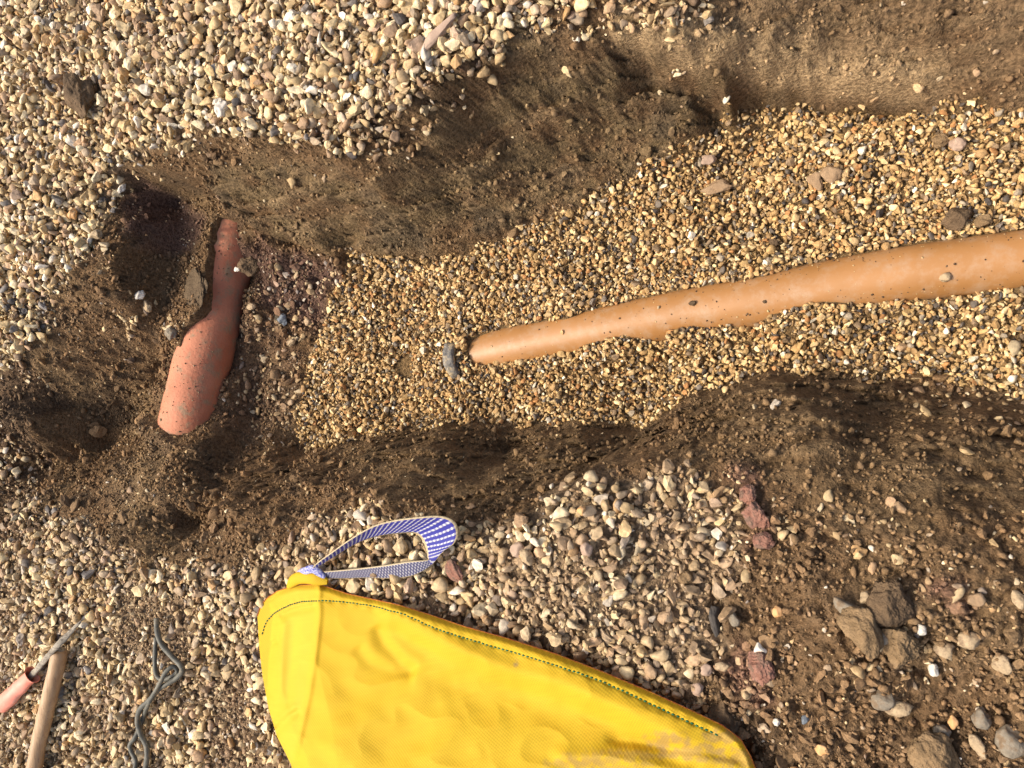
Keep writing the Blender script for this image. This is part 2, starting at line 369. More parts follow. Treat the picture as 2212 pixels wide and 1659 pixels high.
for px_, py_, a_h, r_h in [(940,965,.035,.06),(1085,972,-.045,.035),(1640,865,.030,.08),(1775,905,.045,.045),(1875,925,-.045,.045),(2040,960,.030,.07),(1345,962,-.03,.045),
   (430,1125,-.035,.05),(560,1065,.025,.05),(700,1020,.025,.05),(1235,950,.02,.045),(1535,250,-.035,.03),(1450,218,-.03,.025),(870,455,.030,.09),(1110,410,.022,.09),(1290,330,-.02,.05),
   (2130,1010,-.025,.05),(1700,1010,-.02,.06),(1480,1010,.02,.05),(1860,1350,.03,.08),(1640,1300,-.02,.07),(1750,1480,.02,.08),(2050,1500,-.02,.08),(2120,1250,.025,.08),(1150,120,.02,.06)]:
    q_ = on_ground(px_, py_); GZ += a_h*np.exp(-(((GX-q_[0])/r_h)**2+((GY-q_[1])/(r_h*1.4))**2))
def wline(pts):
    P = wpoly(pts).tolist(); best = np.full(GX.shape, 1e9); sg = np.ones(GX.shape); fr = np.zeros(GX.shape)
    for i_ in range(len(P)-1):
        a = np.array(P[i_]); b = np.array(P[i_+1]); d = b-a; t = np.clip(((GX-a[0])*d[0]+(GY-a[1])*d[1])/(d@d), 0, 1)
        qx = GX-a[0]-t*d[0]; qy = GY-a[1]-t*d[1]; dd = np.hypot(qx, qy); mk = dd < best
        best = np.where(mk, dd, best); sg = np.where(mk, np.sign(d[0]*qy-d[1]*qx), sg); fr = np.where(mk, (i_+t)/(len(P)-1), fr)
    return best*sg, sstep(0, .08, fr)*sstep(1, .92, fr)
WJ = fbm(GX*20, GY*20, 3, 777)*.006
led, lenv = wline([(1300,80),(1400,108),(1500,128),(1650,165),(1760,190),(1900,205),(2050,205)]); led = led+WJ
ledsgn = np.sign(led[np.unravel_index(np.argmin((GX-on_ground(1500,170)[0])**2+(GY-on_ground(1500,170)[1])**2), GX.shape)])
led = led*ledsgn          # positive below the ledge
GZ += lenv*(.016*np.exp(-((led+.010)/.016)**2)-.055*np.exp(-((led-.020)/.017)**2))
lip, penv = wline([(300,392),(430,437),(500,462),(560,497),(700,541),(850,552),(980,545),(1080,505),(1200,462)]); lip = lip+WJ
q_ = on_ground(600, 560); lip = lip*np.sign(lip[np.unravel_index(np.argmin((GX-q_[0])**2+(GY-q_[1])**2), GX.shape)])
GZ += penv*(.012*np.exp(-((lip+.012)/.014)**2)-.014*np.exp(-((lip-.010)/.010)**2))*sstep(.08, .12, rd)
# deep hole where the old pipe disappears under the bank, and a groove along its near side
h1 = on_ground(428, 466); GZ -= .045*np.exp(-(((GX-h1[0])**2+(GY-h1[1])**2)/.03**2))*sstep(.07, .10, rd)
h2 = on_ground(150, 985); GZ -= .07*np.exp(-((GX-h2[0])**2/.07**2+(GY-h2[1])**2/.03**2))
h3 = on_ground(1545, 1325); GZ -= .03*np.exp(-((GX-h3[0])**2/.05**2+(GY-h3[1])**2/.012**2))
h4 = on_ground(1075, 975); GZ -= .03*np.exp(-((GX-h4[0])**2/.03**2+(GY-h4[1])**2/.04**2))
h5 = on_ground(1530, 250); GZ -= .03*np.exp(-((GX-h5[0])**2/.03**2+(GY-h5[1])**2/.03**2))

# soil colour: what the soil is made of, plus sunlight painted onto the ledge
n1 = fbm(GX*3.1, GY*3.1, 4, 101); n2_ = fbm(AX*9, GY*9, 4, 111); n3_ = fbm(AX*30, GY*30, 3, 121)
def C(*c): return np.array(c, dtype=float)
col = np.empty(GX.shape+(3,)); col[:] = C(.18,.108,.054)
def mixc(mask, c):
    global col
    k = np.clip(mask, 0, 1)[..., None]; col = col*(1-k)+C(*c)*k
mixc(sstep(-.1, .6, n1), (.215,.14,.072))
mixc(sstep(.05, .5, n2_)*.7, (.11,.072,.042))
mixc(sstep(.1, .5, n3_)*.4, (.235,.155,.085))
mixc(R_scrape*.75*sstep(-.5, .3, n2_), (.20,.14,.07))
mixc(R_scrape*sstep(.15, .45, fbm(GX*6, GY*6, 4, 131))*.7, (.095,.072,.046))
mixc(R_dust*.85*sstep(-.7, .2, n2_), (.255,.165,.088))
mixc(R_scrape2*.6, (.16,.102,.05))
mixc(R_lowdirt*.4, (.22,.14,.075))
mixc(SCR*sstep(.0, .5, sn1)*.55, (.30,.205,.11))
mixc(SCR*sstep(.05, .5, -sn2)*(.5-.25*R_scrape2), (.10,.07,.042))
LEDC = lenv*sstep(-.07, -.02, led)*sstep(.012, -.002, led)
mixc(LEDC*.8, (.46,.32,.175))  # ledge faces the sun; its extra brightness is painted into the soil colour
mixc(R_redsoil*.75, (.135,.078,.062))
mixc(R_pink*.5*sstep(-.4, .3, n2_), (.26,.135,.10))
mixc(blur(R_redges, 3)*.5+R_soilpatch*.4, (.095,.066,.045))
mixc(blur(SHING, 2)*.8, (.27,.19,.115))
mixc(blur(R_pea, 1)*.9, (.20,.13,.06))
# soil ledger kept for the crumbs
COL = col

ext = lambda lo, hi, s: (np.r_[lo-np.cumsum(np.geomspace(s*2, 8, 16))[::-1]], np.r_[hi+np.cumsum(np.geomspace(s*2, 8, 16))])
ax_lo, ax_hi = ext(X0, X1, GS); ay_lo, ay_hi = ext(Y0, Y1, GS)
fxs = np.r_[ax_lo, gx, ax_hi]; fys = np.r_[ay_lo, gy, ay_hi]
FX, FY = np.meshgrid(fxs, fys, indexing='ij')
FZ = np.pad(GZ, 16, mode='edge'); FC = np.pad(COL, ((16, 16), (16, 16), (0, 0)), mode='edge')
nx, ny = FX.shape
V = np.stack([FX, FY, FZ], -1).reshape(-1, 3)
ii = (np.arange(nx-1)[:, None]*ny+np.arange(ny-1)[None]).ravel()
F = np.stack([ii, ii+ny, ii+ny+1, ii+1], 1)
g = new_obj('ground', np_mesh('ground', V, F, True, FC.reshape(-1, 3)), M_soil); kind(g, 'structure')

# ------------------------------------------------------------------ stone shapes
def ico(sub):
    import bmesh
    bm = bmesh.new(); bmesh.ops.create_icosphere(bm, subdivisions=sub, radius=1)
    bm.verts.ensure_lookup_table()
    v = np.array([x.co[:] for x in bm.verts]); f = np.array([[q.index for q in p.verts] for p in bm.faces]); bm.free()
    return v, f
I1 = ico(1); I2 = ico(2); I3 = ico(3); I4 = ico(4); I5 = ico(5)
def noise3(v, s, seed):
    return (noise2(v[:, 0]*s+v[:, 2]*s*.7+11, v[:, 1]*s-v[:, 2]*s*.6+3, seed)+noise2(v[:, 1]*s*.8+v[:, 2]*s+5, v[:, 0]*s*.9-v[:, 2]*s*.3+8, seed+5))*.6
def stone_shape(base, rs, planes, lo=.55, hi=.95, nz=.12):
    v = base.copy()
    for _ in range(planes):
        n = rs.normal(size=3); n /= np.linalg.norm(n); d = rs.uniform(lo, hi)
        s = v@n; over = s > d
        v[over] -= (s[over]-d)[:, None]*n*.92
    v *= (1+nz*noise3(v, 1.5, rs.randint(999)))[:, None]
    k = rs.uniform(-.55, .55, 3)
    v[:, 1] *= 1+k[0]*v[:, 0]; v[:, 2] *= 1+k[1]*v[:, 0]; v[:, 1] += k[2]*(v[:, 0]**2-.4)*.7
    return v/np.abs(v).max(0)
rs = np.random.RandomState(5)
POOL_R = [stone_shape(I2[0], rs, 6, .62, .95, .35) for _ in range(24)]
POOL_A = [stone_shape(I2[0], rs, 10, .34, .8, .30) for _ in range(24)]
POOL_S = [stone_shape(I1[0]*1.0, rs, 4, .45, .9, .35) for _ in range(16)]

def rotm(yaw, pitch, roll):
    cy, sy, cp_, sp, cr, sr = np.cos(yaw), np.sin(yaw), np.cos(pitch), np.sin(pitch), np.cos(roll), np.sin(roll)
    Rz = np.array([[cy,-sy,0],[sy,cy,0],[0,0,1]]); Ry = np.array([[cp_,0,sp],[0,1,0],[-sp,0,cp_]]); Rx = np.array([[1,0,0],[0,cr,-sr],[0,sr,cr]])
    return Rz@Ry@Rx

# fine height map the stones are dropped on, one by one
HS = 0.0025
hx = np.arange(X0, X1, HS); hy = np.arange(Y0, Y1, HS)
from_base = lambda A: bil(A, hx[:, None]+0*hy[None], hy[None]+0*hx[:, None])
H = from_base(GZ); H0 = H.copy()
HXg = hx[:, None]+0*hy[None]; HYg = hy[None]+0*hx[:, None]
PIPE = np.full(H.shape, -9.0)
for axis, r in ((bp_axis, PIPE_R), (rp_axis, RP_R)):
    lo = axis.min(0)-.1; hi = axis.max(0)+.1
    a0, a1 = np.searchsorted(hx, [lo[0], hi[0]]); b0, b1 = np.searchsorted(hy, [lo[1], hi[1]])
    d, az, _, _ = axis_field(HXg[a0:a1, b0:b1], HYg[a0:a1, b0:b1], axis)
    s = np.where(d < r, az+np.sqrt(np.maximum(r*r-d*d, 0)), -9.0)
    PIPE[a0:a1, b0:b1] = np.maximum(PIPE[a0:a1, b0:b1], s)
ONPIPE = PIPE > H
H = np.maximum(H, PIPE)

class Heap:
    def __init__(s): s.v = []; s.f = []; s.c = []; s.n = 0; s.sm = []
    def add(s, v, f, c, sm=True):
        s.sm.append(np.full(len(f), sm))
        s.v.append(v); s.f.append(f+s.n); s.n += len(v); s.c.append(np.repeat(c[None], len(v), 0))
    def build(s, name, mat, smooth=True):
        return new_obj(name, np_mesh(name, np.concatenate(s.v), np.concatenate(s.f), np.concatenate(s.sm), np.concatenate(s.c)), mat)

PAL_SH = [((.69,.53,.29),24),((.56,.40,.20),24),((.77,.64,.41),16),((.43,.33,.22),12),((.43,.28,.16),11),((.30,.20,.12),7),((.78,.70,.56),6),((.22,.20,.18),2),((.075,.07,.07),3),((.52,.31,.13),3),((.50,.35,.24),2)]
PAL_PEA = [((.55,.36,.15),21),((.64,.45,.22),18),((.48,.30,.125),19),((.38,.235,.10),14),((.76,.59,.32),11),((.24,.165,.095),8),((.15,.125,.10),5),((.07,.06,.055),4),((.45,.22,.08),5),((.33,.27,.19),4),((.74,.66,.5),3)]
def pal(P):
    c = np.array([p[0] for p in P]); w = np.array([p[1] for p in P], float); return c, w/w.sum()

def deposit(heap, dens, dirty, n_try, size_fn, palette, angular, lim, seed, bounds, flatten=(.36,.80), cover=0.0, big=None, extra=0.0, on_pipe=False):
    rs = np.random.RandomState(seed); pc, pw = pal(palette)
    (bx0, bx1), (by0, by1) = bounds
    xs = rs.uniform(bx0, bx1, n_try); ys = rs.uniform(by0, by1, n_try)
    ip = proj((xs, ys, bil(GZ, xs, ys))); k = (ip[0] > -330) & (ip[0] < 2560) & (ip[1] > -600) & (ip[1] < 1960); xs = xs[k]; ys = ys[k]; n_try = len(xs)
    dn = bil(dens, xs, ys); keep = rs.rand(n_try) < dn
    xs = xs[keep]; ys = ys[keep]; dt = bil(dirty, xs, ys)
    sc = np.stack([bil(COL[..., k], xs, ys) for k in range(3)], 1)
    cols = pc[rs.choice(len(pc), len(xs), p=pw)]
    gxs = bil(GRX, xs, ys); gys = bil(GRY, xs, ys); cnt = 0
    for i in range(len(xs)):
        x, y = xs[i], ys[i]
        L = size_fn(rs, x, y); a = L*.5; b = a*rs.uniform(.48, .92); c = b*rs.uniform(*flatten)
        cx = int((x-X0)/HS); cy = int((y-Y0)/HS); rr = max(1, int((a+b)*.5/HS))
        if cx-rr < 0 or cy-rr < 0 or cx+rr+1 >= H.shape[0] or cy+rr+1 >= H.shape[1]: continue
        if ONPIPE[cx, cy] and not on_pipe: continue
        win = H[cx-rr:cx+rr+1, cy-rr:cy+rr+1]
        q = max(1, rr//2); inner = H[cx-q:cx+q+1, cy-q:cy+q+1]
        base = inner.mean()*.6+inner.max()*.4
        if base-max(H0[cx, cy], PIPE[cx, cy]) > lim*c*2: continue
        if ONPIPE[cx-q:cx+q+1, cy-q:cy+q+1].any() and not on_pipe and rs.rand() < .75: continue
        emb = rs.uniform(.25, .75)*(1-cover)-cover*.35
        z = base+c*emb
        yaw = rs.uniform(0, 6.283); tl = .32+extra
        Rm = rotm(yaw, rs.normal()*tl, rs.normal()*tl)
        # lean with the slope
        nrm = np.array([-gxs[i], -gys[i], 1.0]); nrm /= np.linalg.norm(nrm)
        axv = np.cross([0, 0, 1], nrm); sn = np.linalg.norm(axv)
        if sn > 1e-3:
            k = axv/sn; ang = math.atan2(sn, nrm[2])*.8
            K = np.array([[0,-k[2],k[1]],[k[2],0,-k[0]],[-k[1],k[0],0]])
            Rm = (np.eye(3)+math.sin(ang)*K+(1-math.cos(ang))*K@K)@Rm
        if big is not None: src, tf = big
        elif L > .010: src, tf = (POOL_A if rs.rand() < angular else POOL_R), I2[1]
        else: src, tf = POOL_S, I1[1]
        v = (src[rs.randint(len(src))]*np.array([a, b, c]))@Rm.T+np.array([x, y, z])
        cc = cols[i]*rs.uniform(.64, 1.14); k = np.clip(dt[i]*rs.uniform(.5, 1.3), 0, .92)
        cc = cc*(1-k)+sc[i]*rs.uniform(.95, 1.45)*k
        heap.add(v, tf, cc, rs.rand() > angular*.75)
        yy, xx = np.meshgrid(np.arange(-rr, rr+1), np.arange(-rr, rr+1)); q2 = (xx**2+yy**2)/(rr+.5)**2
        np.maximum(win, np.where(q2 < 1, z+c*.85*np.sqrt(np.maximum(1-q2, 0)), -9), out=win)
        cnt += 1
    return cnt

sm = blur(GZ.copy(), 5); GRX, GRY = slope(sm)
B_ALL = ((-1.45, 1.45), (-.6, 2.75))
Z = np.zeros_like(GX)
patch = sstep(-.25, .25, fbm(GX*6, GY*6, 3, 201))
mid = sstep(-.3, .35, fbm(GX*4, GY*4, 3, 211))
R_corner = region([(-100,-200),(180,-200),(240,-60),(190,60),(120,110),(20,110),(-100,60)])
D_top = np.clip(blur(R_shingle.copy(), 6), 0, 1)*(1-.85*R_corner*mid)
R_lowf = np.clip(blur(R_lower.copy(), 10)*1.0-.25*(fbm(GX*30, GY*30, 2, 888)), 0, 1)*sstep(.02, .5, blur(R_lower.copy(), 10))
D_low = R_lowf*(.6+.4*patch)*(1-.85*R_soilpatch)*(1-.75*R_soil2)
right_fade = 1-sstep(0.75, .25, GY)*.35
D_low *= right_fade*.5+.5
dirt_low = np.clip(.12+.22*sstep(1.0, .5, GY)+.42*(1-patch)+.25*(1-right_fade)*2, 0, 1)
bagp = np.array([unproj(x, y, .03)[:2] for x, y in [(566,1335),(590,1290),(650,1275),(692,1272),(860,1318),(1000,1364),(1200,1424),(1400,1504),(1560,1580),(1610,1640),(1630,1700),(1680,1960),(1680,2150),(690,2150),(665,1900),(610,1590),(575,1450)]])
BAGM = inpoly(GX, GY, bagp).astype(float); D_low = D_low*(1-BAGM)
# individual sizes: coarse shingle on top, fine pea gravel in the trench
def sz_top(rs, x, y): return float(np.clip(rs.lognormal(math.log(.0148), .42), .006, .042))
def sz_low(rs, x, y): return float(np.clip(rs.lognormal(math.log(.0132), .48), .006, .038))
def sz_pea(rs, x, y): return float(np.clip(rs.lognormal(math.log(.0105), .34), .005, .025))
def sz_mix(rs, x, y): return float(np.clip(rs.lognormal(math.log(.012), .5), .004, .034))
def sz_grit(rs, x, y): return float(np.clip(rs.lognormal(math.log(.0060), .35), .003, .013))

shingle = Heap(); pea = Heap(); grit = Heap()
n = deposit(shingle, D_top, np.clip(.03+.20*(1-mid)*sstep(.2, 1.0, GX)+0*Z, 0, 1), 155000, sz_top, PAL_SH, .7, 1.5, 1, ((-.1,1.70),(0,2.75)), extra=.3)
n2 = deposit(shingle, D_low, dirt_low, 150000, sz_low, PAL_SH, .65, 1.35, 2, ((-1.45,.3),(-.5,2.75)), extra=.3)
n3 = deposit(pea, R_pea, Z+.06, 140000, sz_pea, PAL_PEA, .75, 1.8, 3, ((-.35,.8),(-.75,1.5)), extra=.4)
n4 = deposit(shingle, R_mixtop*(.8+.2*patch), .15+.4*(1-patch), 90000, sz_mix, PAL_SH, .6, 1.5, 14, ((.2, 1.5), (0, 2.0)), extra=.3)
n4 += deposit(shingle, np.clip(R_ridge*.75*patch+R_redges*.65*mid, 0, 1), .25+.45*(1-patch), 50000, sz_mix, PAL_SH, .6, 1.3, 4, ((-.6,.9),(.9,2.75)), cover=.1, extra=.2)
n5 = deposit(grit, np.clip(R_near_red*.55+R_pead*.5+R_lowdirt*.22*patch+SOIL*.05*patch, 0, 1), .5+0*Z, 60000, sz_mix, PAL_SH, .5, .8, 5, B_ALL, cover=.3)
n6 = deposit(grit, np.clip(SOIL*.22*(.4+.6*patch)*(1-.85*R_scrape)*(1-.6*R_scrape2)*(1-.7*R_dust)+(R_lower+R_shingle)*.6*(1-BAGM), 0, 1), .35+0*Z, 130000, sz_grit, PAL_SH, .5, .7, 6, B_ALL, cover=.2)
print('stones', n, n2, n3, n4, n5, n6)
kind(shingle.build('shingle', M_stone), 'stuff'); kind(pea.build('pea_gravel', M_stone), 'stuff'); kind(grit.build('grit', M_stone), 'stuff')
# soil crumbs
crumb = Heap()
PAL_SOIL = [((.17,.108,.058),5),((.13,.085,.048),4),((.22,.15,.085),3),((.10,.066,.042),2)]
POOL_K = [stone_shape(I3[0], rs, 9, .45, .9, .30)*(1+.10*noise3(I3[0], 5, 40+q_))[:, None] for q_ in range(24)]
def sz_ck(rs, x, y): return float(np.clip(rs.lognormal(math.log(.020), .42), .010, .050))
chunk_n = sstep(-.05, .35, fbm(GX*8, GY*8, 3, 351))
n8 = deposit(crumb, np.clip((SOIL*(.25+.75*chunk_n)*(1-.9*R_scrape)*(1-.8*R_dust)*(1-.93*R_scrape2)+R_lowdirt*.2*chunk_n)*.75*sstep(.03, .08, rd), 0, 1), 1.0+0*Z, 15000, sz_ck, PAL_SOIL, 1.0, .6, 8, B_ALL, flatten=(.55,.9), cover=.55, big=(POOL_K, I3[1]), extra=.5)
print('chunks', n8)
POOL_C = [stone_shape(I1[0], rs, 3, .5, .9, .3) for _ in range(16)]
def sz_cr(rs, x, y): return float(np.clip(rs.lognormal(math.log(.0058), .5), .003, .024))
dens_c = np.clip(SOIL*(.25+.75*sstep(-.3, .4, fbm(GX*7, GY*7, 3, 301)))*(1-.5*R_scrape)*(1-.5*R_dust)*(1-.3*R_scrape2)+R_lower*.25*(1-patch)+R_soilpatch+R_soil2*.7+R_corner, 0, 1)
dens_c = np.clip(dens_c*1.1, 0, 1)*(1-BAGM)
n7 = deposit(crumb, dens_c, (.9+0*Z), 300000, sz_cr, PAL_SOIL, .5, 1.0, 7, B_ALL, flatten=(.6,.95), big=(POOL_C, I1[1]), extra=.5)
print('crumbs', n7)
kind(crumb.build('loose_soil', M_crumb), 'stuff')
HTOP = H
GT = GZ.copy(); hs = HTOP[::2, ::2]; GT[:hs.shape[0], :hs.shape[1]] = np.maximum(hs[:GT.shape[0], :GT.shape[1]]-.0, GZ[:hs.shape[0], :hs.shape[1]])
GT = blur(np.where(bil(PIPE[::2, ::2], GX, GY) > GZ, GZ, GT), 5)

def top_at(x, y):
    cx = int((x-X0)/HS); cy = int((y-Y0)/HS); return H[cx-2:cx+3, cy-2:cy+3].mean()
def place(px, py):
    p = on_ground(px, py, GT, .008); return p

# ------------------------------------------------------------------ tubes
def frames(path):
    T = np.gradient(path, axis=0); T /= np.linalg.norm(T, axis=1)[:, None]
    N = np.cross(T, [0, 0, 1.0]); N /= np.maximum(np.linalg.norm(N, axis=1), 1e-9)[:, None]
    return T, N, np.cross(N, T)
def tube(path, rad, seg=24, cap=True, squash=1.0, thick=None, a0=0, a1=2*math.pi):
    path = np.asarray(path); n = len(path); rad = np.broadcast_to(rad, n)
    T, N, B = frames(path)
    th = np.linspace(0, 2*math.pi, seg, endpoint=False)
    ring = lambda r: (path[:, None]+N[:, None]*np.cos(th)[None, :, None]*r[:, None, None]+B[:, None]*np.sin(th)[None, :, None]*(r*squash)[:, None, None]).reshape(-1, 3)
    v = ring(rad)
    i = np.arange(n-1)[:, None]*seg; j = np.arange(seg)[None]; jn = (j+1) % seg
    f = [np.stack([(i+j), (i+jn), (i+seg+jn), (i+seg+j)], -1).reshape(-1, 4)]
    if thick:
        m0 = len(v); v = np.r_[v, ring(np.maximum(rad-thick, 1e-4))]
        f.append(np.stack([(i+j), (i+seg+j), (i+seg+jn), (i+jn)], -1).reshape(-1, 4)+m0)
        for e in (0, (n-1)*seg):
            q = np.stack([e+j[0], e+m0+j[0], e+m0+jn[0], e+jn[0]], -1); f.append(q if e == 0 else q[:, ::-1])
    elif cap:
        m0 = len(v); v = np.r_[v, path[:1], path[-1:]]
        f.append(np.stack([jn[0], j[0], np.full(seg, m0), np.full(seg, m0)], -1)); e = (n-1)*seg
        f.append(np.stack([e+j[0], e+jn[0], np.full(seg, m0+1), np.full(seg, m0+1)], -1))
    return v, np.concatenate(f)
def mesh_py(name, v, f, smooth=True):
    me = bpy.data.meshes.new(name); fl = []
    for q in f.tolist():
        w = []
        for k in q:
            if k not in w: w.append(k)
        fl.append(w)
    me.from_pydata(np.asarray(v).tolist(), [], fl); me.update()
    me.polygons.foreach_set('use_smooth', [smooth]*len(me.polygons))
    return me

# brown drain pipe in the trench
M_pipe = noise_mat('brown_plastic', (.31,.148,.045), (.36,.178,.062), 8, rough=.50, spec=.55, bscale=140, bstr=.25, bdist=.001, c3=(.37,.24,.14), s3=30, lo3=.47, hi3=.75)
M_pipe2 = noise_mat('reddish_plastic', (.52,.20,.10), (.60,.27,.15), 9, rough=.38, spec=.45, bscale=120, bstr=.12, bdist=.001, c3=(.44,.27,.14), s3=38, lo3=.55, hi3=.75)
M_seal = noise_mat('grey_rubber', (.10,.10,.10), (.26,.24,.21), 60, rough=.8, bscale=150, bstr=.8, bdist=.004, c3=(.42,.34,.22), s3=50, lo3=.50, hi3=.60)
bp_root = empty('drain_pipe', tuple(bp_axis[30]))
tag(bp_root, 'brown plastic drain pipe lying half buried in yellow pea gravel along the trench floor', 'pipe')
def local(v, root): return np.asarray(v)-np.array(root.location)
# path order runs near -> far; far end tapers down into the gravel
v, f = tube(bp_axis[:-14], PIPE_R, 56, thick=.004)
new_obj('pipe_body', mesh_py('pipe_body', local(v, bp_root), f), M_pipe, bp_root)
# grey coupling ring that pokes up beyond the buried end
c = place(976, 776)
ax_d0 = bp_axis[-20]-bp_axis[-30]; ax_d0 /= np.linalg.norm(ax_d0)
cen = c+np.array([0, 0, -.030])
pp = np.array([cen+ax_d0*t for t in (-.013, -.011, -.005, .005, .012, .014)])
v, f = tube(pp, np.array([.041, .046, .048, .050, .053, .050]), 48, thick=.014)
v = v+(noise3(v, 60, 3)*.0022)[:, None]
cr = new_obj('coupling_ring', mesh_py('coupling_ring', local(v, bp_root), f), M_seal, bp_root); cr['label'] = 'dark grey ring just beyond the buried end of the pipe'

# old red pipe across the far end
M_clay = noise_mat('old_red_pipe', (.44,.155,.085), (.52,.215,.125), 14, rough=.7, spec=.25, bscale=110, bstr=.5, bdist=.003, c3=(.30,.21,.13), s3=26, lo3=.50, hi3=.66)
v, f = tube(rp_axis, RP_R, 64, thick=.006)
rp = new_obj('old_drain', mesh_py('old_drain', v, f), M_clay)
tag(rp, 'old salmon red pipe crossing the far end of the trench, smeared with mud', 'pipe')

# ------------------------------------------------------------------ clods, slabs and larger stones
def lump(px, py, sx, sy, sz, yaw, mat, name, label, cat, seed, planes=6, nz=.3, fine_=.07, sub=4, emb=.35, tilt=(0, 0), group=None, lift=0, pos=None):
    rs = np.random.RandomState(seed)
    v = (I4 if sub == 4 else I3)[0].copy() if sub < 5 else I5[0].copy(); fc = {3: I3, 4: I4, 5: I5}[sub][1]
    for _ in range(planes):
        nrm = rs.normal(size=3); nrm /= np.linalg.norm(nrm); d = rs.uniform(.5, .9); s = v@nrm; o_ = s > d
        v[o_] -= (s[o_]-d)[:, None]*nrm*.95
    v = v*(1+nz*noise3(v, 1.4, seed)+fine_*noise3(v, 5, seed+3)+fine_*.6*noise3(v, 12, seed+7)+fine_*.35*noise3(v, 26, seed+9))[:, None]
    v = v/np.abs(v).max(0)*np.array([sx, sy, sz])*.5
    v = v@rotm(0, *tilt).T
    p = place(px, py) if pos is None else np.array(pos)
    o = new_obj(name, np_mesh(name, v, fc, True), mat)
    o.location = (p[0], p[1], p[2]+sz*(.5-emb)+lift); o.rotation_euler = (0, 0, yaw)
    return tag(o, label, cat, group)

M_clod = noise_mat('dried_clod', (.15,.098,.05), (.24,.16,.085), 40, bscale=150, bstr=1.0, bdist=.006)
M_clod_d = noise_mat('dark_clod', (.085,.057,.034), (.14,.092,.052), 40, bscale=150, bstr=1.0, bdist=.006)
M_clod_t = noise_mat('tan_clod', (.25,.165,.095), (.31,.215,.13), 30, bscale=120, bstr=.7, bdist=.004)
M_clay_s = noise_mat('grey_clay', (.085,.058,.034), (.125,.088,.052), 30, bscale=110, bstr=.9, bdist=.006)
M_brick = noise_mat('brick_rubble', (.20,.095,.065), (.28,.15,.11), 45, bscale=120, bstr=1.0, bdist=.006, c3=(.14,.09,.065), s3=60, lo3=.5, hi3=.6)
M_gst = noise_mat('grey_stone', (.17,.145,.11), (.28,.24,.18), 35, rough=.8, bscale=160, bstr=.8, bdist=.003, c3=(.17,.12,.075), s3=55, lo3=.46, hi3=.60)
M_wst = noise_mat('white_flint', (.55,.50,.42), (.70,.65,.56), 50, rough=.6, bscale=120, bstr=.5, bdist=.002, c3=(.30,.26,.2), s3=60, lo3=.55, hi3=.62)
M_tst = noise_mat('tan_flint', (.34,.25,.15), (.46,.35,.215), 45, rough=.7, bscale=160, bstr=.7, bdist=.003, c3=(.19,.13,.08), s3=55, lo3=.48, hi3=.62)
M_ost = noise_mat('orange_flint', (.52,.29,.12), (.62,.38,.19), 45, rough=.55, bscale=120, bstr=.4, bdist=.002)
M_pst = noise_mat('pinkish_stone', (.30,.21,.155), (.40,.29,.215), 45, rough=.7, bscale=120, bstr=.5, bdist=.002)
M_dst = noise_mat('dark_slate', (.055,.05,.046), (.10,.085,.07), 45, rough=.7, bscale=120, bstr=.6, bdist=.003)
M_bst = noise_mat('blue_grey_stone', (.12,.14,.16), (.2,.22,.24), 45, rough=.6, bscale=120, bstr=.4, bdist=.002)

lump(182,215,.125,.105,.08,.3,M_clod_d,'soil_clod','rough brown clod sitting alone on the pale shingle at the far corner','clod',11,planes=5,sub=5,fine_=.10)
lump(2062,470,.055,.058,.05,.8,M_clod_d,'soil_clod','dark brown angular clod lying on gravel just above the brown pipe','clod',12,planes=9,sub=5)
lump(2122,478,.034,.032,.025,.8,M_clod,'soil_clod','small round brown clod beside the dark angular clod on the gravel','clod',13)
lump(1795,375,.05,.042,.03,.5,M_clod_t,'soil_clod','lumpy tan clod resting on gravel in the wide part of the trench','clod',14,emb=.4)
lump(1762,392,.05,.034,.014,.3,M_clod_t,'flat_clod','flat light tan crumb of clay touching the lumpy tan clod','clod',15,emb=.35)
lump(1548,405,.036,.078,.022,.15,M_clod_t,'clay_flake','flat triangular flake of brown clay on the gravel near the bank foot','clay flake',16,planes=9,emb=.4)
lump(1530,345,.03,.04,.022,.1,M_pst,'stone','pinkish brown lump at the foot of the bank behind the clay flake','stone',17)
lump(2030,305,.032,.034,.022,.1,M_clod,'soil_clod','left one of two dull lumps on the gravel below the tan ledge','clod',18)
lump(2068,312,.034,.030,.022,1.1,M_pst,'soil_clod','right one of two dull lumps on the gravel below the tan ledge, pinker','clod',19)
lump(1672,525,.026,.018,.018,1.1,M_clod_d,'soil_clod','small dark clod on gravel above the middle of the brown pipe','clod',20)
lump(945,76,.026,.115,.022,.62,M_pst,'stone_sliver','long narrow pinkish stone sliver lying in dirty gravel above the bank','stone',21,planes=8,nz=.12,emb=.3)
pq = unproj(532, 574, -.20)
lump(530,574,.065,.085,.05,.3,M_clod_d,'mud_lump','dark gritty lump of mud stuck on the edge of the red pipe','mud lump',22,sub=5,pos=(pq[0], pq[1], -.218),emb=.3,fine_=.14)
pq = unproj(506, 580, -.185)
lump(506,580,.016,.024,.010,.3,M_wst,'shell_fragment','small whitish shell like flint on the red pipe beside the mud lump','stone',23,pos=(pq[0], pq[1], -.197),planes=8)
lump(418,622,.15,.12,.024,.1,M_clay_s,'clay_slab','flat grey brown slab of clay bedded in soil against the red pipe','clay slab',24,planes=5,nz=.2,sub=5,fine_=.12,emb=.72,tilt=(.15,-.15))
lump(549,663,.021,.033,.02,.1,M_tst,'pebble','pale oval pebble touching the near side of the red pipe','pebble',25,planes=2,nz=.1,lift=.008)
lump(612,690,.040,.032,.026,.1,M_bst,'stone','blue grey and cream flint on the soil between red pipe and gravel','stone',26)
lump(632,738,.022,.04,.018,.4,M_tst,'stone','long cream flint on dark soil below the blue grey flint','stone',27)
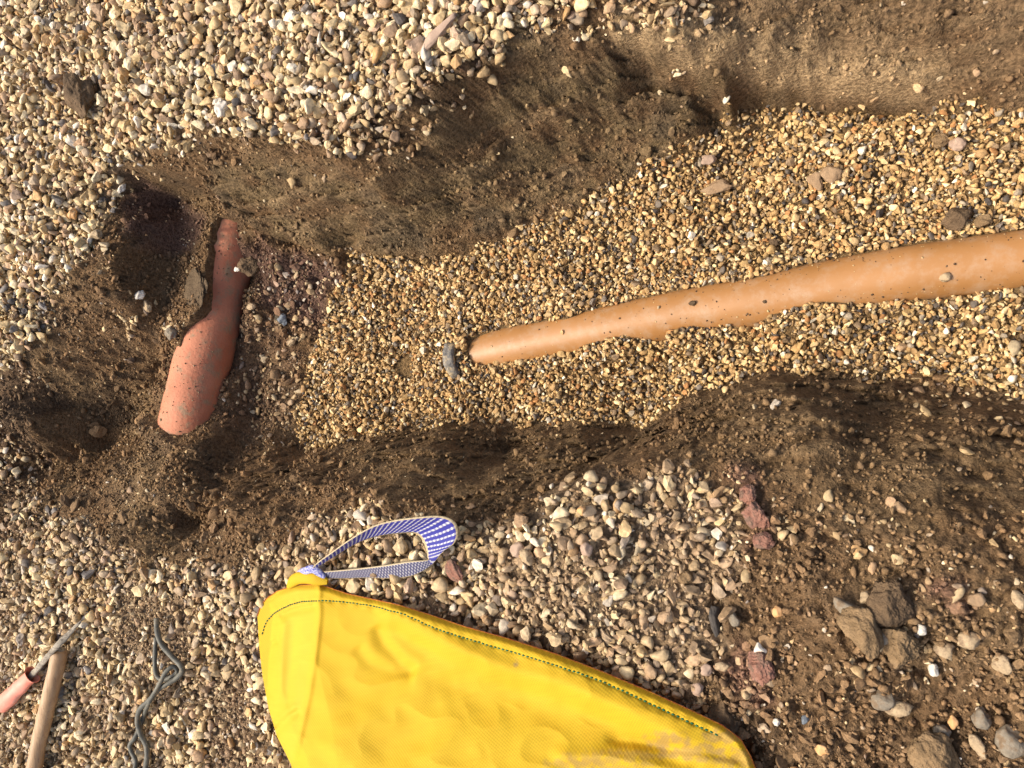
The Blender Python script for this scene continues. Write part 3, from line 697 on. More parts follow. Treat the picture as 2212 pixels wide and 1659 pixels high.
lump(305,638,.030,.036,.028,.4,M_wst,'flint','white flint on the pebbly ridge above the dark pit','flint',28)
lump(322,662,.045,.030,.026,.2,M_tst,'flint','orange cream flint in the pebbly ridge beside the white flint','flint',29)
lump(372,720,.042,.040,.03,.2,M_gst,'stone','grey white flint at the upper edge of the red pipe','stone',30)
lump(265,408,.020,.036,.02,.9,M_wst,'flint','whitish flint at the shingle edge over the reddish hollow','flint',31)
lump(160,462,.036,.034,.03,.2,M_ost,'flint','orange flint standing out in the pale shingle left of the hollow','flint',32)
lump(212,508,.03,.04,.03,.2,M_tst,'stone','thick tan flint at the lip of the shingle above the dark pit','stone',33)
lump(480,235,.045,.045,.035,.5,M_wst,'flint','large whitish flint on the shingle beside the soil bank','flint',34)
# lower right: stones in the loose earth
BIG = [
 (1831,1315,.030,.060,.026,-.6,M_gst,'long grey white stone at the far edge of the loose earth mound','stone'),
 (1871,1293,.026,.028,.024,.3,M_tst,'cream angular flint right beside the long grey white stone','flint'),
 (1901,1381,.028,.038,.022,.5,M_gst,'grey white jagged flint just below the brown wedge clod','flint'),
 (2041,1407,.042,.036,.028,.2,M_tst,'tan blocky flint, lower one of a close pair in the earth','flint'),
 (2096,1384,.036,.044,.026,.4,M_tst,'tan flint with dark shadowed side, upper one of a close pair in the earth','flint'),
 (2166,1437,.038,.034,.026,.2,M_tst,'pale buff stone near the frame edge beyond the tan pair','stone'),
 (1906,1512,.044,.048,.030,.7,M_gst,'pale grey angular flint next to the smooth beige cobble','flint'),
 (1941,1531,.034,.054,.028,.1,M_tst,'smooth beige oblong cobble in dark earth','cobble'),
 (2121,1552,.042,.034,.030,.2,M_gst,'rounded grey brown stone near the frame edge above the big grey cobble','stone'),
 (2058,1561,.026,.020,.016,.3,M_ost,'small yellowish pebble between the beige cobble and the grey stones','pebble'),
 (2185,1602,.060,.052,.036,.2,M_gst,'biggest grey cobble, half buried at the near corner','cobble'),
 (2112,1612,.050,.022,.022,.5,M_tst,'curved yellowish flint beside the biggest grey cobble','flint'),
 (2016,1447,.028,.018,.018,.3,M_wst,'small white flint in earth below the tan pair','flint'),
 (2036,1583,.034,.030,.024,.6,M_gst,'dull grey stone left of the biggest grey cobble','stone'),
 (1776,1621,.028,.024,.022,.9,M_ost,'orange cube like flint beside the end of the yellow bag','flint'),
 (1641,1402,.026,.026,.018,.3,M_wst,'small pale flint above the reddish rubble','flint'),
 (1556,1441,.022,.040,.020,.4,M_tst,'oblong cream flint between bag hem and reddish rubble','flint'),
 (1526,1448,.026,.026,.018,.3,M_pst,'round pinkish pebble touching the oblong cream flint','pebble'),
 (1678,1322,.024,.022,.018,.2,M_ost,'buff pebble in the earth beyond the dark slate block','pebble'),
 (1587,1338,.030,.024,.018,.2,M_gst,'pale grey pebble immediately right of the dark slate block','pebble'),
 (1678,1561,.016,.016,.014,.7,M_wst,'tiny white cube like flint in brown earth near the bag','flint'),
 (1738,1556,.020,.018,.016,.2,M_bst,'small slate blue stone in brown earth near the bag','stone'),
 (2203,1296,.036,.024,.020,.4,M_tst,'tan stone cut by the near frame edge','stone'),
 (2111,1296,.024,.032,.020,.2,M_clod_t,'muddy brown stone in the rough earth uphill of the tan pair','stone'),
 (1993,1362,.024,.022,.016,.9,M_wst,'small white triangular chip in earth between the mound and the tan pair','flint'),
 (1506,1490,.028,.028,.020,.2,M_pst,'brown round pebble right against the hem of the yellow bag','pebble'),
 (1137,1205,.042,.034,.030,.5,M_tst,'big smooth tan cobble, largest in the shingle past the blue loop','cobble'),
 (1118,1190,.038,.040,.026,.9,M_pst,'dull pinkish cobble behind the big smooth tan one','cobble'),
 (1266,1187,.034,.030,.024,.4,M_pst,'pinkish triangular stone in the shingle beneath the bank rim','stone'),
 (1451,1088,.030,.030,.024,.4,M_clod,'dull brown round stone among bright pebbles','stone'),
 (1256,1104,.022,.022,.018,.4,M_ost,'bright orange cream pebble at the rim of the bank','pebble'),
 (1293,1243,.026,.026,.020,.4,M_tst,'yellowish round pebble in the middle of the lower shingle','pebble'),
 (1481,1250,.030,.032,.024,.4,M_clod,'brown round pebble left of the dark slate block','pebble'),
]
for i, (px, py, a, b, c_, yaw, mt, lab, cat) in enumerate(BIG):
    lump(px, py, a*.88, b*.88, c_*.85, yaw, mt, {'cobble':'cobble','flint':'flint','stone':'stone','pebble':'pebble'}[cat], lab, cat, 60+i, planes=7 if cat == 'flint' else 4, nz=.26, fine_=.05, emb=.55, sub=3)
lump(1858,1362,.085,.062,.055,.25,M_clod,'wedge_clod','large wedge shaped brown clod on the loose earth below the long grey white stone','clod',101,planes=10,sub=5,fine_=.04)
lump(1925,1310,.09,.075,.05,.4,M_clod_d,'soil_clod','dark crumbly clod beside the wedge shaped clod','clod',102,sub=5,fine_=.14)
lump(1938,1395,.07,.06,.04,.4,M_clod,'soil_clod','brown crumbly lump just under the grey white jagged flint','clod',103,sub=5,fine_=.14)
lump(1546,1335,.062,.022,.040,.15,M_dst,'slate_block','dark slate block standing on edge in the earth','stone',104,planes=10,nz=.1)
lump(1560,1555,.075,.06,.05,.3,M_clod_d,'soil_clod','dark reddish clod against the hem of the yellow bag','clod',105,sub=5,fine_=.13)
lump(2020,1640,.10,.08,.05,.3,M_clod,'soil_clod','broad brown clod at the bottom edge left of the grey cobble','clod',106,sub=5,fine_=.13)
BR = [(1618,1070,.045,'upper'),(1636,1115,.055,'middle'),(1648,1165,.045,'lower')]
for i, (px, py, s, w) in enumerate(BR):
    lump(px, py, s, s*.8, s*.6, i*.7, M_brick, 'brick_lump', {'upper':'crumbling red brick lump, the one nearest the trench','middle':'crumbling red brick lump, biggest and in the middle of the three','lower':'crumbling red brick lump, the one farthest from the trench'}[w], 'brick rubble', 110+i, sub=5, fine_=.14)
lump(1640,1440,.06,.05,.03,.4,M_brick,'brick_lump','pinkish broken brick lump in the earth near the bag hem','brick rubble',120,sub=5,fine_=.16)
lump(985,1232,.055,.040,.012,.4,M_brick,'dry_leaf','dry curled reddish brown leaf on the shingle beside the blue loop','leaf',121,planes=10,emb=.1,lift=.004)

# ------------------------------------------------------------------ yellow bag
def zint(tab, x): t = np.array(tab, float); return np.interp(x, t[:, 0], t[:, 1])
hem = np.array([(556,1330),(562,1312),(575,1293),(600,1276),(640,1264),(690,1262),(750,1282),(860,1306),(930,1328),(1000,1352),(1100,1380),(1200,1412),(1300,1450),(1400,1492),(1480,1528),(1560,1566),(1600,1596),(1622,1634),(1640,1680)], float)
ht = np.r_[0, np.cumsum(np.linalg.norm(np.diff(hem, axis=0), axis=1))]; ht /= ht[-1]
leftc = np.array([(556,1330),(560,1400),(567,1460),(580,1530),(598,1590),(628,1650),(650,1720),(660,1900),(670,2150)], float)
lt = np.linspace(0, 1, len(leftc)); lt = np.r_[0, np.cumsum(np.linalg.norm(np.diff(leftc, axis=0), axis=1))]; lt /= lt[-1]
rightc = np.array([(1640,1680),(1665,1760),(1680,1900),(1690,2150)], float)
rt = np.r_[0, np.cumsum(np.linalg.norm(np.diff(rightc, axis=0), axis=1))]; rt /= rt[-1]
NU, NV = 420, 300
U = np.linspace(0, 1, NU); Vv = np.linspace(0, 1, NV)**1.15
def cv(P, t, q): return np.stack([np.interp(q, t, P[:, 0]), np.interp(q, t, P[:, 1])], -1)
Hc = cv(hem, ht, U); Lc = cv(leftc, lt, Vv); Rc = cv(rightc, rt, Vv)
Bc = np.stack([670+1020*U, np.full(NU, 2150.)], -1)
UU, VV = np.meshgrid(U, Vv, indexing='ij')
PX = ((1-VV)[..., None]*Hc[:, None]+VV[..., None]*Bc[:, None]+(1-UU)[..., None]*Lc[None]+UU[..., None]*Rc[None]
      - ((1-UU)*(1-VV))[..., None]*Hc[0]-(UU*(1-VV))[..., None]*Hc[-1]-((1-UU)*VV)[..., None]*Bc[0]-(UU*VV)[..., None]*Bc[-1])
X_, Y_ = PX[..., 0], PX[..., 1]
def segd(X, Y, pts):
    """signed distance to a polyline and the fraction along it"""
    best = np.full(X.shape, 1e9); sg = np.ones(X.shape); fr = np.zeros(X.shape); n = len(pts)-1
    for i in range(n):
        a = np.array(pts[i], float); b = np.array(pts[i+1], float); d = b-a; t = np.clip(((X-a[0])*d[0]+(Y-a[1])*d[1])/(d@d), 0, 1)
        qx = X-a[0]-t*d[0]; qy = Y-a[1]-t*d[1]; dd = np.hypot(qx, qy); mk = dd < best
        best = np.where(mk, dd, best); sg = np.where(mk, np.sign(d[0]*qy-d[1]*qx), sg); fr = np.where(mk, (i+t)/n, fr)
    return best*sg, fr
dist_l, _ = segd(X_, Y_, leftc.tolist()); dist_h, _ = segd(X_, Y_, hem[5:].tolist())
el = np.abs(dist_l); eh = np.abs(dist_h); dist_h0, _ = segd(X_, Y_, hem[:6].tolist()); eh0 = np.abs(dist_h0)
dist_r, _ = segd(X_, Y_, rightc.tolist()); er = np.abs(dist_r)
e_all = np.minimum(np.minimum(eh, eh0), np.minimum(er, 1e9))
BZ = .075+.10*sstep(0, 420, e_all)*(.55+.45*sstep(0, 700, np.maximum(0, Y_-1250)))
BZ = BZ-.012*(1-sstep(0, 14, e_all)**.6)-.03*(1-sstep(0, 40, el))
# panel left of the corner fold falls away
dseam, fs = segd(X_, Y_, [(690,1262),(690,1330),(683,1400),(668,1500),(648,1590),(625,1680),(600,1800),(580,2150)])
leftside = sstep(-6, 10, dseam)        # positive on the left of the seam
BZ -= leftside*np.clip(dseam, 0, 140)*.00034
BZ += .004*np.exp(-(dseam/7)**2)
def crease(pts, amp, w, skew=0.0, ends=.12):
    global BZ
    d, fr = segd(X_, Y_, pts); env = sstep(0, ends, fr)*sstep(1, 1-ends, fr)
    BZ += amp*env*(np.exp(-(d/w)**2)+skew*(d/w)*np.exp(-(d/w/1.4)**2))
crease([(800,1325),(850,1335),(920,1370),(1010,1415),(1110,1455),(1210,1480),(1330,1530),(1450,1590),(1560,1640)], .013, 26, -.7)
crease([(815,1345),(835,1390),(870,1430),(905,1450)], -.006, 15, .9)
crease([(770,1390),(800,1430),(850,1450),(900,1452)], -.004, 15, .8)
crease([(900,1455),(1000,1480),(1100,1510),(1250,1545),(1400,1600),(1500,1650)], -.009, 34, .8)
crease([(960,1320),(1050,1372),(1150,1410),(1300,1480),(1450,1550),(1560,1600)], .003, 14, .4)
crease([(600,1330),(630,1318),(690,1305)], -.004, 7, 1)
crease([(612,1330),(606,1420),(600,1520)], .006, 9, -.6)
crease([(640,1330),(632,1430),(620,1540)], -.004, 11, .6)
crease([(565,1400),(590,1386),(600,1380)], -.004, 6, 1)
crease([(585,1590),(610,1560),(625,1545),(650,1530)], -.006, 8, 1)
crease([(700,1650),(760,1560),(860,1500),(980,1470)], .006, 40, .4)
crease([(820,1700),(1000,1590),(1200,1560),(1500,1660)], .005, 50, .5)
crease([(1300,1600),(1400,1610),(1540,1630),(1620,1650)], -.005, 12, -1)
crease([(1180,1640),(1300,1640),(1420,1660),(1500,1690)], .006, 16, -1)
hd, hf = segd(X_, Y_, [(575,1345),(592,1326),(615,1312),(650,1300),(692,1297),(760,1302),(830,1315),(880,1330),(940,1357),(1010,1380),(1090,1403),(1200,1437),(1300,1472),(1400,1517),(1480,1555),(1560,1592)])
BZ += .0022*sstep(2, -2, hd)*sstep(60, 20, np.abs(hd))+.0011*np.exp(-(hd/9)**2)*np.sin(hf*230)-.0018*np.exp(-(hd/3)**2)
BZ += (fbm(X_/260, Y_/260, 2, 401)*.007+(1-np.abs(fbm(X_/170+Y_/300, Y_/110-X_/260, 2, 405)))*.0045+fbm(X_/60, Y_/80, 2, 411)*.0008)*sstep(0, 60, e_all)
BZ = np.maximum(BZ, .040)
BV = np.zeros(X_.shape+(3,))
a_ = (X_-1106)/FPX; b_ = (829.5-Y_)/FPX; dep = (BZ-CAM_H)/(-CT-a_*ST)
BV[..., 0] = b_*dep; BV[..., 1] = (ST-a_*CT)*dep; BV[..., 2] = BZ
top_v = BV.copy()
# loop round the edge, then rings that turn under the bag and close it on the ground
idx = np.arange(NU*NV).reshape(NU, NV)
loop = np.r_[idx[:, 0], idx[-1, 1:], idx[-2::-1, -1], idx[0, -2:0:-1]]
VB = BV.reshape(-1, 3); cen2 = VB.mean(0)
rings = []; lv = VB[loop]
dirs = lv[:, :2]-cen2[:2]; dn_ = np.linalg.norm(dirs, axis=1)[:, None]; dirs = dirs/dn_
for fr, inset in ((.04, .006), (.35, .026), (.75, .040), (1.0, .055), (1.0, .12)):
    r = lv.copy(); r[:, 2] = lv[:, 2]*(1-fr)+.012*fr
    wig = fbm(np.arange(len(lv))/70.0, np.full(len(lv), fr*3), 3, 500)[:, None]*.007*min(1, fr*1.6)*(1 if fr < 1 else 1)
    r[:, :2] = lv[:, :2]-dirs*(inset+np.abs(wig)); rings.append(r)
AV = np.concatenate([VB]+rings+[cen2[None]*[1, 1, 0]+[[0, 0, .012]]]); nl_ = len(loop)
q = idx[:-1, :-1].ravel(); Fq = [np.stack([idx[:-1, :-1].ravel(), idx[:-1, 1:].ravel(), idx[1:, 1:].ravel(), idx[1:, :-1].ravel()], 1)]
prev = loop; off = NU*NV
for r in range(len(rings)):
    cur = off+np.arange(nl_); Fq.append(np.stack([prev, np.roll(prev, -1), np.roll(cur, -1), cur], 1)); prev = cur; off += nl_
Fq.append(np.stack([prev, np.roll(prev, -1), np.full(nl_, off), np.full(nl_, off)], 1))
bag = empty('rubble_bag', (float(cen2[0]), float(cen2[1]), 0)); tag(bag, 'yellow woven plastic bulk bag with blue lifting loop lying on the shingle', 'bag')

M_bag = bpy.data.materials.new('yellow_woven'); M_bag.use_nodes = True; nt = M_bag.node_tree; b = nt.nodes['Principled BSDF']
b.inputs['Roughness'].default_value = .7; b.inputs['Specular IOR Level'].default_value = .2
b.inputs['Subsurface Weight'].default_value = 0.0
tc = nt.nodes.new('ShaderNodeUVMap'); tc.uv_map = 'uv'
sep = nt.nodes.new('ShaderNodeSeparateXYZ'); nt.links.new(tc.outputs[0], sep.inputs[0])
def mth(op, a, b_=None, v=None):
    n = nt.nodes.new('ShaderNodeMath'); n.operation = op
    nt.links.new(a, n.inputs[0])
    if b_ is not None: nt.links.new(b_, n.inputs[1])
    if v is not None: n.inputs[1].default_value = v
    return n.outputs[0]
su = mth('SINE', mth('MULTIPLY', sep.outputs[0], v=2*math.pi/.0062)); sv_ = mth('SINE', mth('MULTIPLY', sep.outputs[1], v=2*math.pi/.0062))
weave = mth('MULTIPLY', su, sv_)
at = nt.nodes.new('ShaderNodeAttribute'); at.attribute_name = 'col'
nn = nt.nodes.new('ShaderNodeTexNoise'); nn.inputs['Scale'].default_value = 1; nn.inputs['Detail'].default_value = 4
mp = nt.nodes.new('ShaderNodeMapping'); mp.inputs['Scale'].default_value = (420, 14, 1); nt.links.new(tc.outputs[0], mp.inputs[0]); nt.links.new(mp.outputs[0], nn.inputs['Vector'])
k1 = mth('MULTIPLY', weave, v=.12); k2 = mth('ADD', k1, v=.93); k3 = mth('MULTIPLY', nn.outputs['Fac'], v=.22); k4 = mth('ADD', k2, k3); k5 = mth('SUBTRACT', k4, v=.08)
scl = nt.nodes.new('ShaderNodeVectorMath'); scl.operation = 'SCALE'; nt.links.new(at.outputs['Color'], scl.inputs[0]); nt.links.new(k5, scl.inputs['Scale'])
nt.links.new(scl.outputs[0], b.inputs['Base Color'])
bpn = nt.nodes.new('ShaderNodeBump'); bpn.inputs['Strength'].default_value = .2; bpn.inputs['Distance'].default_value = .001
nt.links.new(weave, bpn.inputs['Height']); nt.links.new(bpn.outputs[0], b.inputs['Normal'])
trn = nt.nodes.new('ShaderNodeBsdfTranslucent'); trn.inputs[0].default_value = (.85, .42, .02, 1)
mxs = nt.nodes.new('ShaderNodeMixShader'); mxs.inputs[0].default_value = .18
nt.links.new(b.outputs[0], mxs.inputs[1]); nt.links.new(trn.outputs[0], mxs.inputs[2]); nt.links.new(mxs.outputs[0], nt.nodes['Material Output'].inputs[0])
bc = np.empty(X_.shape+(3,)); bc[:] = C(.60,.40,.020)
nb = fbm(X_/60, Y_/60, 4, 421); nb2 = fbm(X_/18, Y_/18, 4, 431)
def mb(mask, c):
    global bc
    k = np.clip(mask, 0, 1)[..., None]; bc = bc*(1-k)+C(*c)*k
mb(sstep(-.2, .6, nb)*.25, (.58,.34,.015))
pale = leftside*sstep(130, 60, dseam)*.35+np.exp(-((X_-650)/30)**2)*leftside*.2; mb(pale*.8, (.66,.46,.05))
def dirtspot(cx, cy, rx, ry, s):
    k = np.exp(-(((X_-cx)/rx)**2+((Y_-cy)/ry)**2)); mb(sstep(.25, .8, k*(1+nb2*.9))*s, (.36,.24,.08))
dirtspot(1440,1600,50,22,.75); dirtspot(1500,1625,90,20,.7); dirtspot(1330,1640,120,24,.5); dirtspot(1560,1590,45,22,.7); dirtspot(1115,1432,7,10,.9); dirtspot(1240,1650,70,14,.4); dirtspot(1590,1640,50,26,.6)
bcol = np.concatenate([bc.reshape(-1, 3), np.tile(C(.76,.46,.02), (len(AV)-NU*NV, 1))])
me = np_mesh('bag_body', AV-np.array(bag.location), np.concatenate(Fq)[:-nl_], True, bcol)
uv = me.uv_layers.new(name='uv')
UVx = np.concatenate([np.stack([VB[:, 0]*.94+VB[:, 1]*.3, VB[:, 1]*.94-VB[:, 0]*.3], 1)]+[np.stack([r[:, 0]+r[:, 2], r[:, 1]+r[:, 2]], 1) for r in rings]+[np.zeros((1, 2))])
li = np.empty(len(me.loops), dtype=np.int32); me.loops.foreach_get('vertex_index', li); uv.data.foreach_set('uv', UVx[li].astype(np.float32).ravel())
new_obj('bag_body', me, M_bag, bag)
M_red = noise_mat('red_overlock', (.30,.05,.02), (.50,.20,.03), 200, rough=.8, bscale=900, bstr=.6, bdist=.002)
M_green = noise_mat('green_thread', (.01,.10,.05), (.02,.16,.07), 200, rough=.6, bscale=300, bstr=.1)
edge = top_v[:, 0]+np.array([0, 0, .0008])
step = edge[::2]; v, f = tube(step+fbm(np.arange(len(step))/2., np.zeros(len(step)), 1, 3)[:, None]*.0004, .0010, 8)
new_obj('hem_binding', mesh_py('hem_binding', local(v, bag), f), M_red, bag)
# green stitching, a few centimetres inside the hem
off_px = 34
sv_pts = []
line = [(566,1372),(575,1345),(592,1326),(615,1312),(650,1300),(692,1297),(760,1302),(830,1315),(880,1330),(940,1357),(1010,1380),(1090,1403),(1200,1437),(1300,1472),(1400,1517),(1480,1555),(1560,1592)]
flat_px = PX.reshape(-1, 2)
def bag_pt(px, py):
    k = np.argmin((flat_px[:, 0]-px)**2+(flat_px[:, 1]-py)**2); return VB[k]
ln = resample([(x, y, 0) for x, y in line], 400)
pts = np.array([bag_pt(p[0], p[1]) for p in ln]); 
for _ in range(3): pts[1:-1] = (pts[:-2]+pts[1:-1]*2+pts[2:])/4
tt = np.r_[0, np.cumsum(np.linalg.norm(np.diff(pts, axis=0), axis=1))]
sv_l = []; sf_l = []; nn_ = 0; s = 0.002; L = tt[-1]
while s < L-.008:
    q = np.array([[np.interp(s+t, tt, pts[:, j]) for j in range(3)] for t in (0, .0015, .004, .0055)])+np.array([0, 0, .0011])
    v, f = tube(q, np.array([.0006, .0016, .0016, .0006]), 6); sv_l.append(v); sf_l.append(f+nn_); nn_ += len(v); s += .0088
new_obj('stitching', mesh_py('stitching', local(np.concatenate(sv_l), bag), np.concatenate(sf_l)), M_green, bag)

# striped webbing loop: left and right selvedge, photo position (zoomed) and height above ground
def z5(x, y): return (900+x*.5425)/1.8228, (1900+y*.5425)/1.8228
EA = [(600,640,.085),(635,592,.10),(760,500,.115),(900,402,.125),(1050,318,.13),(1200,276,.13),(1400,250,.125),(1550,246,.115),(1640,285,.105),(1668,365,.09),(1640,440,.08),(1560,500,.07),(1470,600,.062),(1350,672,.060),(1200,694,.058),(1000,690,.058),(850,694,.062),(690,694,.07)]
EB = [(610,655,.075),(642,616,.085),(770,534,.09),(900,456,.09),(1000,412,.09),(1100,385,.09),(1230,368,.088),(1340,364,.085),(1390,392,.08),(1420,440,.075),(1438,490,.07),(1446,540,.066),(1440,562,.072),(1300,574,.078),(1150,598,.080),(980,620,.080),(820,636,.080),(650,650,.08)]
def edge_path(E, n):
    P = [unproj(*z5(x, y), z) for x, y, z in E]
    P = np.array(P); t = np.linspace(0, 1, len(P)); q = np.linspace(0, 1, n)
    out = []
    for s_ in q:
        i = min(int(s_*(len(P)-1)), len(P)-2); u = s_*(len(P)-1)-i
        p0 = P[max(i-1, 0)]; p1 = P[i]; p2 = P[i+1]; p3 = P[min(i+2, len(P)-1)]
        out.append(0.5*((2*p1)+(p2-p0)*u+(2*p0-5*p1+4*p2-p3)*u*u+(3*p1-p0-3*p2+p3)*u**3))
    return np.array(out)
NL, NW = 260, 9
A_ = edge_path(EA, NL); B_ = edge_path(EB, NL); wv = np.linspace(0, 1, NW)
RB = A_[:, None]*(1-wv)[None, :, None]+B_[:, None]*wv[None, :, None]
mid_ = (A_+B_)/2; Tn = np.gradient(mid_, axis=0); Nn = np.cross(Tn, B_-A_); Nn /= np.maximum(np.linalg.norm(Nn, axis=1), 1e-9)[:, None]
th_ = .0012; RT = RB+Nn[:, None]*th_; RU = RB-Nn[:, None]*th_
v = np.concatenate([RT.reshape(-1, 3), RU.reshape(-1, 3)]); m0 = NL*NW
gi = np.arange(NL*NW).reshape(NL, NW)
f = [np.stack([gi[:-1, :-1].ravel(), gi[1:, :-1].ravel(), gi[1:, 1:].ravel(), gi[:-1, 1:].ravel()], 1)]
f.append(f[0][:, ::-1]+m0)
rim = np.r_[gi[:, 0], gi[-1, 1:], gi[-2::-1, -1], gi[0, -2:0:-1]]; f.append(np.stack([rim, np.roll(rim, -1), np.roll(rim, -1)+m0, rim+m0], 1)[:, ::-1])
me = np_mesh('webbing', v-np.array(bag.location), np.concatenate(f), True)
sl = np.r_[0, np.cumsum(np.linalg.norm(np.diff(mid_, axis=0), axis=1))]
uvv = np.stack([np.repeat(sl, NW), np.tile(wv, NL)], 1); uvv = np.concatenate([uvv, uvv])
uv = me.uv_layers.new(name='uv'); li = np.empty(len(me.loops), dtype=np.int32); me.loops.foreach_get('vertex_index', li); uv.data.foreach_set('uv', uvv[li].astype(np.float32).ravel())
M_web = bpy.data.materials.new('striped_webbing'); M_web.use_nodes = True; nt = M_web.node_tree; b = nt.nodes['Principled BSDF']; b.inputs['Roughness'].default_value = .6
tc = nt.nodes.new('ShaderNodeUVMap'); tc.uv_map = 'uv'; sep = nt.nodes.new('ShaderNodeSeparateXYZ'); nt.links.new(tc.outputs[0], sep.inputs[0])
# slanted white and blue bands, beige selvedges
hb = mth('MULTIPLY', mth('ABSOLUTE', mth('SUBTRACT', sep.outputs[1], v=.5)), v=.004)
ph = mth('MULTIPLY', mth('ADD', sep.outputs[0], hb), v=2*math.pi/.0130)
nz_ = nt.nodes.new('ShaderNodeTexNoise'); nz_.inputs['Scale'].default_value = 260; ob = nt.nodes.new('ShaderNodeTexCoord'); nt.links.new(ob.outputs['Object'], nz_.inputs['Vector'])
s_ = mth('SINE', mth('ADD', ph, mth('MULTIPLY', nz_.outputs['Fac'], v=1.6)))
mr = nt.nodes.new('ShaderNodeMapRange'); mr.inputs['From Min'].default_value = .15; mr.inputs['From Max'].default_value = .75; nt.links.new(s_, mr.inputs['Value'])
s2 = mth('SINE', mth('MULTIPLY', sep.outputs[1], v=2*math.pi*9)); mr2 = nt.nodes.new('ShaderNodeMapRange'); mr2.inputs['From Min'].default_value = -1; mr2.inputs['To Min'].default_value = .3; nt.links.new(s2, mr2.inputs['Value'])
fc_ = mth('MULTIPLY', mr.outputs[0], mr2.outputs[0])
fine_ph = mth('SINE', mth('MULTIPLY', sep.outputs[0], v=2*math.pi/.0075)); fmr = nt.nodes.new('ShaderNodeMapRange'); fmr.inputs['From Min'].default_value = -.1; fmr.inputs['From Max'].default_value = .7; nt.links.new(mth('MULTIPLY', fine_ph, mth('SINE', mth('MULTIPLY', sep.outputs[1], v=2*math.pi*2.5))), fmr.inputs['Value'])
half = mth('GREATER_THAN', sep.outputs[0], v=float(sl[int(NL*.70)])); mh = nt.nodes.new('ShaderNodeMix'); mh.data_type = 'FLOAT'; nt.links.new(half, mh.inputs[0]); nt.links.new(fc_, mh.inputs[2]); nt.links.new(mth('MULTIPLY', fmr.outputs[0], v=.6), mh.inputs[3]); fc_ = mh.outputs[0]
mx = nt.nodes.new('ShaderNodeMix'); mx.data_type = 'RGBA'; mx.inputs[6].default_value = (.022,.024,.24,1); mx.inputs[7].default_value = (.58,.57,.56,1); nt.links.new(fc_, mx.inputs[0])
mg = nt.nodes.new('ShaderNodeMix'); mg.data_type = 'RGBA'; mg.inputs[6].default_value = (.022,.024,.24,1); mg.inputs[7].default_value = (.05,.05,.12,1); nt.links.new(half, mg.inputs[0]); nt.links.new(mg.outputs[2], mx.inputs[6])
ed = mth('GREATER_THAN', mth('ABSOLUTE', mth('SUBTRACT', sep.outputs[1], v=.5)), v=.44)
mx2 = nt.nodes.new('ShaderNodeMix'); mx2.data_type = 'RGBA'; mx2.inputs[7].default_value = (.42,.34,.20,1); nt.links.new(mx.outputs[2], mx2.inputs[6]); nt.links.new(ed, mx2.inputs[0])
nt.links.new(mx2.outputs[2], b.inputs['Base Color'])
bpn = nt.nodes.new('ShaderNodeBump'); bpn.inputs['Strength'].default_value = .6; bpn.inputs['Distance'].default_value = .001; nt.links.new(fc_, bpn.inputs['Height']); nt.links.new(bpn.outputs[0], b.inputs['Normal'])
new_obj('lifting_loop', me, M_web, bag)
# the folded tab where the loop is sewn to the bag corner
M_tab = noise_mat('blue_thread_tab', (.05,.06,.32), (.5,.5,.62), 260, rough=.7, bscale=500, bstr=.5, bdist=.001)
tp = resample([unproj(*z5(500, 655), .065), unproj(*z5(560, 640), .085), unproj(*z5(620, 630), .088), unproj(*z5(700, 690), .078)], 24)
v, f = tube(tp, np.interp(np.linspace(0, 1, 24), [0, .3, .8, 1], [.003, .008, .010, .005]), 14, squash=.55)
new_obj('sewn_tab', mesh_py('sewn_tab', local(v, bag), f), M_tab, bag)
# yellow folded ear behind the corner
tp = resample([unproj(*z5(430, 760), .05), unproj(*z5(490, 700), .07), unproj(*z5(590, 690), .08), unproj(*z5(720, 720), .075)], 30)
v, f = tube(tp, np.interp(np.linspace(0, 1, 30), [0, .25, .8, 1], [.004, .013, .015, .006]), 20, squash=.6)
me = np_mesh('corner_fold', local(v, bag), np.array([q for q in f if len(set(q)) == 4]), True, np.tile(C(.60,.40,.020), (len(v), 1)))
uv = me.uv_layers.new(name='uv'); li = np.empty(len(me.loops), dtype=np.int32); me.loops.foreach_get('vertex_index', li); uv.data.foreach_set('uv', v[li][:, :2].astype(np.float32).ravel())
new_obj('corner_fold', me, M_bag, bag)

# ------------------------------------------------------------------ tool, pole, cable on the far shingle
def z6(x, y): return x*.2394, 1261.8+y*.2394
def gpath(pts, n, h):
    P = []
    for k_, p in enumerate(pts):
        q = on_ground(*z6(p[0], p[1]), GT); hh = (p[2] if len(p) > 2 else h); P.append(unproj(*z6(p[0], p[1]), q[2]+hh))
    return resample(P, n)
M_wood = noise_mat('brown_wood', (.34,.21,.11), (.46,.31,.18), 6, rough=.55, spec=.35, bscale=30, bstr=.3, bdist=.002, c3=(.20,.12,.07), s3=25, lo3=.56, hi3=.66, stretch=(1.2, 14, 14))
M_grey = noise_mat('weathered_wood', (.18,.155,.125), (.36,.32,.25), 10, rough=.85, bscale=30, bstr=.8, bdist=.003, c3=(.09,.075,.065), s3=45, lo3=.5, hi3=.62, stretch=(6, 2, 6))
M_grip = noise_mat('salmon_plastic', (.64,.20,.13), (.72,.28,.20), 18, rough=.5, spec=.4, bscale=60, bstr=.2, bdist=.002, c3=(.62,.36,.27), s3=30, lo3=.54, hi3=.7)
M_cable = noise_mat('grey_cable', (.06,.06,.05), (.13,.125,.10), 40, rough=.6, spec=.35, bscale=200, bstr=.3, bdist=.001, c3=(.22,.18,.12), s3=30, lo3=.55, hi3=.7)
pole_p = gpath([(545,592,.034),(500,800,.032),(440,1050,.030),(370,1350,.028),(310,1650,.028),(250,1950,.028),(190,2250,.028)], 60, .03)
rr_ = np.full(60, .0205); rr_[0] = .0150; rr_[1] = .0200; rr_[2] = .0212
